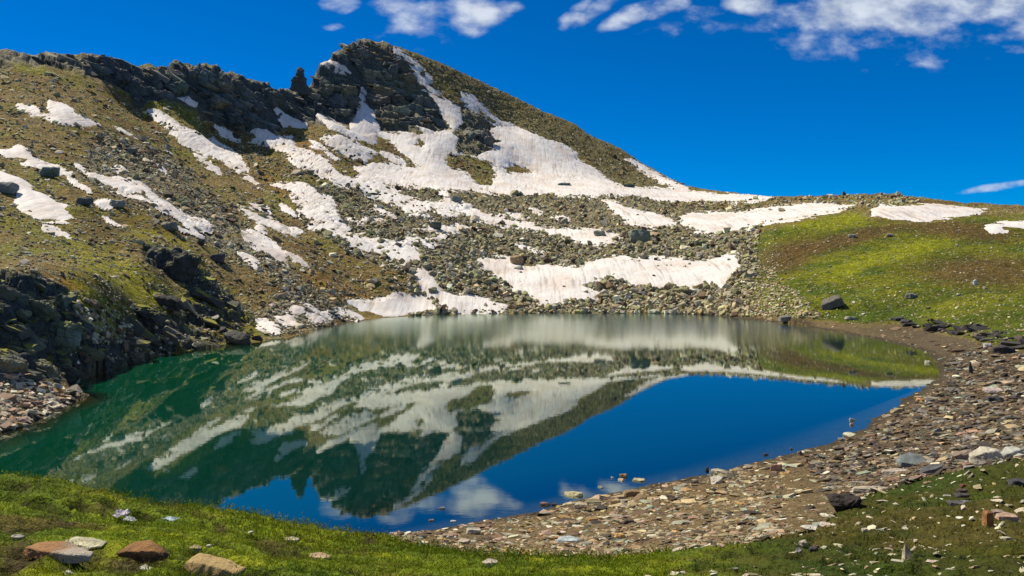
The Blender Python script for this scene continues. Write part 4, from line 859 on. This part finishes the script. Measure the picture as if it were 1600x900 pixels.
crag('crag_block', [(-60,440),(60,440),(104,464),(118,505),(160,534),(235,553),(165,580),(100,594),(-60,580)], 40, 34, (.5, .9), [((.075, .085, .070), 3), ((.13, .125, .085), 1.5)], 40, lambda c, x, y, k_: f'{cname(c)} massive block in the black cliff above the stony spit', 'blocks of the black cliff', ('x', 'x', 'x'), dip=18, spread=10, sink=.6, mats='mossd')
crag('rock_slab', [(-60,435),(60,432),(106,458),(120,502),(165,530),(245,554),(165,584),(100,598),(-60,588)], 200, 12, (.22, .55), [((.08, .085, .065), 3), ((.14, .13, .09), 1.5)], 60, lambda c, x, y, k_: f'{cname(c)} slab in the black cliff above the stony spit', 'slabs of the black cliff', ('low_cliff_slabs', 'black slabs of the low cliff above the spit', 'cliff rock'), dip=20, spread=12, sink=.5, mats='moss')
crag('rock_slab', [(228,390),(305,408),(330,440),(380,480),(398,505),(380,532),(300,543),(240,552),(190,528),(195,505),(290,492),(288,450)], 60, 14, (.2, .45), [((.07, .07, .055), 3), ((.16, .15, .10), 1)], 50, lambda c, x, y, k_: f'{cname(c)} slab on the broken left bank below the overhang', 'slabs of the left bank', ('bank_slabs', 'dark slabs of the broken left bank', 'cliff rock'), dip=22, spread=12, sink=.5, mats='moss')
crag('ledge', [(1400,497),(1450,500),(1520,508),(1600,526),(1660,540),(1660,556),(1560,536),(1500,524),(1430,512)], 170, 11, (.14, .35), [((.050, .045, .042), 3), ((.12, .10, .08), 1)], 60, lambda c, x, y, k_: f'{cname(c)} thin slate ledge in the outcrop above the stony bank', 'slate outcrop above the bank', ('slate_ledges', 'dark thin slate ledges above the stony bank', 'rock ledge'), dip=6, spread=9, sink=.5, mats=None)
# dark outcrops of the left bank
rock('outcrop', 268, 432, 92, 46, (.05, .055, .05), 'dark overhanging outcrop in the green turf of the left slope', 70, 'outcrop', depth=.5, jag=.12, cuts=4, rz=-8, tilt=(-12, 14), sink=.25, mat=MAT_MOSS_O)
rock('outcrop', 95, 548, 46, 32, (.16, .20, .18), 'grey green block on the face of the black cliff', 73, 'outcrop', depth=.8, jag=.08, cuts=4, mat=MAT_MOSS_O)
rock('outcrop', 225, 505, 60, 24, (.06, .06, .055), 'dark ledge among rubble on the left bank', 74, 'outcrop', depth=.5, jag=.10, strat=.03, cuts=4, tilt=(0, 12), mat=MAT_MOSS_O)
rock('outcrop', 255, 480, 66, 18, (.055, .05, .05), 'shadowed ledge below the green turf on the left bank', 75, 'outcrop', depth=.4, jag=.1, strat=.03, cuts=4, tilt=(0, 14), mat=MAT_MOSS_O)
rock('spire', 467, 146, 25, 36, (.07, .08, .075), 'lone dark rock spire standing in the notch of the ridge', 76, 'rock spire', depth=.8, jag=.10, strat=.03, cuts=4, sink=.1, pts=[(-.9,-.8,-1),(.95,-.8,-1),(-.9,.8,-1),(.95,.8,-1),(-.85,-.6,.05),(.8,-.5,-.1),(-.8,.5,.1),(.75,.6,-.2),(-.5,-.2,.45),(.35,.1,.9),(-.15,0,1),(.2,-.2,.95),(.55,0,.4)])

# ------------------------------------------------------------------ litter
def litter_mat():
    m, t = new_mat('litter_plastic')
    c = t.n('ShaderNodeObjectInfo').outputs['Color']
    nz_ = t.noise(t.n('ShaderNodeTexCoord').outputs['Object'], 30, 3, .6)
    col = t.mixc(t.ramp(nz_, .55, .7, 0, .5), c, (.35, .36, .36, 1))
    b = t.n('ShaderNodeBsdfPrincipled', inp={'Base Color': col, 'Roughness': .4})
    o = t.n('ShaderNodeOutputMaterial'); t.t.links.new(b.outputs[0], o.inputs[0])
    return m
MAT_LIT = litter_mat()
def litter(cx, by, w, h, col, label, seed, rz):
    p = find(cx, by - 1); s_ = p[1] / F; W_ = w * s_; L_ = max(h * s_ * 2.2, .02)
    bm = bmesh.new(); nx_, ny_ = 9, 7
    g = [[None] * ny_ for _ in range(nx_)]
    for i in range(nx_):
        for j in range(ny_):
            x = (i / (nx_ - 1) - .5) * W_; y = (j / (ny_ - 1) - .5) * L_
            z = (mnoise.noise(Vector((i * .55 + seed * 5, j * .6, seed))) * .8 + .75) * h * s_ * .75
            x += mnoise.noise(Vector((i * .8, j * .8, seed + 9))) * W_ * .12
            g[i][j] = bm.verts.new((x, y, z))
    for i in range(nx_ - 1):
        for j in range(ny_ - 1): bm.faces.new((g[i][j], g[i + 1][j], g[i + 1][j + 1], g[i][j + 1]))
    bmesh.ops.solidify(bm, geom=bm.faces[:], thickness=.002)
    me = bpy.data.meshes.new('litter'); bm.to_mesh(me); bm.free(); me.materials.append(MAT_LIT)
    o = link('litter', me, None, label, 'litter', 'litter on the grass bluff')
    o.location = p + np.array([0, 0, .012]); o.rotation_euler = (0, 0, math.radians(rz)); o.color = (*col, 1)
litter(189, 811, 20, 11, (.72, .66, .72), 'crumpled whitish bag lying on the grass bluff', 1, 10)
litter(204, 819, 11, 10, (.75, .77, .78), 'small white crumpled scrap right below the whitish bag', 2, 60)
litter(238, 806, 18, 9, (.74, .76, .70), 'white strip sticking up from the turf right of the bag', 3, 35)
litter(266, 817, 24, 7, (.60, .72, .78), 'pale blue strip lying flat on the grass bluff', 4, -20)

# ------------------------------------------------------------------ turf blades
mm = np.nonzero((meadow_side & infr).ravel() & visf & (allv[:, 1] < 24) & (pxf > -40) & (pxf < 1640))[0]
nb = 190000
w_ = np.where(pxf[mm] > 1050, .14, 1.0) * np.clip(AL.reshape(-1, 3)[mm, 1] / .08, .12, 1.4); w_ /= w_.sum()
bi = RNG.choice(mm, nb, p=w_)
bp_ = allv[bi] + np.c_[RNG.normal(0, 1, nb) * allv[bi, 1] / F * 1.2, RNG.normal(0, .012, nb) * allv[bi, 1], np.zeros(nb)]
bp_[:, 2] -= .012
hgt = RNG.uniform(.010, .032, nb) * np.clip(bp_[:, 1] / 9, .75, 1.6); wd = np.clip(hgt * .22, 0, .010) * np.clip(bp_[:, 1] / 8, .8, 2)
az = RNG.uniform(0, 2 * np.pi, nb); ln = RNG.normal(0, .45, (nb, 2)) * hgt[:, None]
tang = np.c_[np.cos(az) * wd, np.sin(az) * wd, np.zeros(nb)]
v3 = np.stack([bp_ - tang, bp_ + tang, bp_ + np.c_[ln, hgt]], 1).reshape(-1, 3)
bc = AL.reshape(-1, 3)[bi] * RNG.uniform(.8, 1.5, (nb, 1)) * np.exp(RNG.normal(0, .1, (nb, 3)))
yel = RNG.random(nb) < .03; bc[yel] = [.32, .34, .03]
bc = np.clip(bc, .01, .5)
m, t = new_mat('turf_blades')
at = t.n('ShaderNodeAttribute', attribute_name='albedo').outputs[0]
d1 = t.n('ShaderNodeBsdfDiffuse', inp={'Color': at}); d2 = t.n('ShaderNodeBsdfTranslucent', inp={'Color': at})
mx = t.n('ShaderNodeMixShader', inp={0: .35, 1: d1.outputs[0], 2: d2.outputs[0]})
o = t.n('ShaderNodeOutputMaterial'); t.t.links.new(mx.outputs[0], o.inputs[0])
link('grass', mesh_arrays('grass', v3, np.arange(nb * 3).reshape(-1, 3), 3, np.repeat(bc, 3, 0), False), m, 'short yellow green alpine turf on the near bank', 'grass', kind='stuff')

# ------------------------------------------------------------------ sky, clouds, sun
SUN_AZ = math.radians(-60); SUN_EL = math.radians(52)      # azimuth from +Y, negative to the left
wd_ = bpy.data.worlds.new('World'); S.world = wd_; wd_.use_nodes = True
t = NT(wd_.node_tree)
sky = t.n('ShaderNodeTexSky', sky_type='NISHITA', sun_disc=False, sun_elevation=SUN_EL, sun_rotation=SUN_AZ, altitude=3600, air_density=1.0, dust_density=.25, ozone_density=4.0)
dirv = t.n('ShaderNodeTexCoord').outputs['Generated']
sp = t.n('ShaderNodeSeparateXYZ', inp={0: dirv})
dx, dy, dz = sp.outputs
dys = t.math('MAXIMUM', dy, .05); dzs = t.math('MAXIMUM', dz, .04)
gx_ = t.math('DIVIDE', dx, dys); gz_ = t.math('DIVIDE', dz, dys)          # tangents of azimuth and height to the north
flow = t.n('ShaderNodeCombineXYZ', inp={0: gx_, 1: t.math('MULTIPLY', gz_, 1.7), 2: 0.}).outputs[0]
warp = t.noise(flow, 9, 5, .6); warp2 = t.noise(flow, 26, 4, .55)
dens = None
def ell(px, py, rx, ry, amp, rot=0):
    cx, cz = (px - CX) / F, (HY - py) / F
    ca, sa = math.cos(math.radians(rot)), math.sin(math.radians(rot))
    ax = t.math('SUBTRACT', gx_, cx); az_ = t.math('SUBTRACT', gz_, cz)
    u_ = t.math('DIVIDE', t.math('ADD', t.math('MULTIPLY', ax, ca), t.math('MULTIPLY', az_, sa)), rx / F)
    v_ = t.math('DIVIDE', t.math('SUBTRACT', t.math('MULTIPLY', az_, ca), t.math('MULTIPLY', ax, sa)), ry / F)
    r2 = t.math('ADD', t.math('MULTIPLY', u_, u_), t.math('MULTIPLY', v_, v_))
    return t.math('MULTIPLY', t.ramp(r2, 3.2, 0.), amp)
for e in ((535,5,28,13,.8),(612,4,36,20,.9),(655,30,44,26,.95),(740,22,42,26,1.0),(782,10,26,10,.7),(520,42,16,5,.55),(640,60,70,16,.28),(900,22,30,12,.8,35),(930,16,40,12,.85,30),(985,22,40,14,.9,22),(1040,8,36,14,.85,20),(850,50,50,18,.25),
          (1170,4,34,16,.85),(1080,30,90,25,.3),(1330,16,50,32,1.0),(1405,6,95,40,1.15),(1490,0,90,32,1.0),(1570,0,90,34,.7),(1440,62,200,40,.42),(1300,70,70,20,.3),(1590,76,22,9,.75),(1240,35,60,30,.35),(1560,292,60,5,.75,8),(1495,295,16,3,.4),(1680,40,100,60,.8)):
    g_ = ell(*e); dens = g_ if dens is None else t.math('MAXIMUM', dens, g_)
front = t.ramp(dy, .1, .3)
cl = t.math('ADD', dens, t.math('ADD', t.math('MULTIPLY', t.math('SUBTRACT', warp, .5), 2.2), t.math('MULTIPLY', t.math('SUBTRACT', warp2, .5), 1.25)))
cl = t.math('MULTIPLY', t.ramp(cl, .32, 1.4), t.math('MULTIPLY', front, t.ramp(dens, .02, .35)))
# unseen clouds added overhead and behind to make the ambient light more neutral
plane = t.n('ShaderNodeCombineXYZ', inp={0: t.math('DIVIDE', dx, dzs), 1: t.math('DIVIDE', dy, dzs), 2: 0.}).outputs[0]
over = t.ramp(t.noise(plane, 1.1, 6, .6), .44, .62)
hi = t.math('MAXIMUM', t.ramp(dz, .36, .55), t.math('MULTIPLY', t.ramp(dy, .05, -.25), t.ramp(dz, .03, .15)))
cl = t.math('MAXIMUM', cl, t.math('MULTIPLY', t.math('MULTIPLY', over, hi), .5))
skyc = t.mixc(1.0, sky.outputs[0], (.16, .66, 1.12, 1), 'MULTIPLY')
skyc = t.n('ShaderNodeHueSaturation', inp={'Saturation': 1.1, 'Value': 1.0, 'Color': skyc}).outputs[0]
shade = t.ramp(warp2, .3, .7, .85, 1.05)
cloudc = t.n('ShaderNodeCombineColor', inp={0: t.math('MULTIPLY', shade, 6.7), 1: t.math('MULTIPLY', shade, 7.4), 2: t.math('MULTIPLY', shade, 8.5)}).outputs[0]
final = t.mixc(cl, skyc, cloudc)
bg = t.n('ShaderNodeBackground', inp={'Color': final, 'Strength': .078})
o = t.n('ShaderNodeOutputWorld'); t.t.links.new(bg.outputs[0], o.inputs[0])

sl = bpy.data.lights.new('sun', 'SUN'); sl.energy = 5.0; sl.angle = math.radians(.5); sl.color = (1.0, .91, .73)
so = bpy.data.objects.new('sun', sl); COL.objects.link(so)
sd_ = Vector((math.sin(SUN_AZ) * math.cos(SUN_EL), math.cos(SUN_AZ) * math.cos(SUN_EL), math.sin(SUN_EL)))
so.rotation_euler = sd_.to_track_quat('Z', 'Y').to_euler(); so.location = sd_ * 600

# ------------------------------------------------------------------ camera
cam = bpy.data.cameras.new('camera'); co = bpy.data.objects.new('camera', cam); COL.objects.link(co)
cam.sensor_width = 36; cam.lens = 36 * F / 1600; cam.shift_y = -50 / 1600
cam.clip_start = .1; cam.clip_end = 12000
co.location = (0, 0, H); co.rotation_euler = (math.radians(90), 0, 0)
S.camera = co
S.view_settings.view_transform = 'Standard'; S.view_settings.look = 'None'; S.view_settings.exposure = .32; S.view_settings.gamma = 1
S.view_settings.use_curve_mapping = False
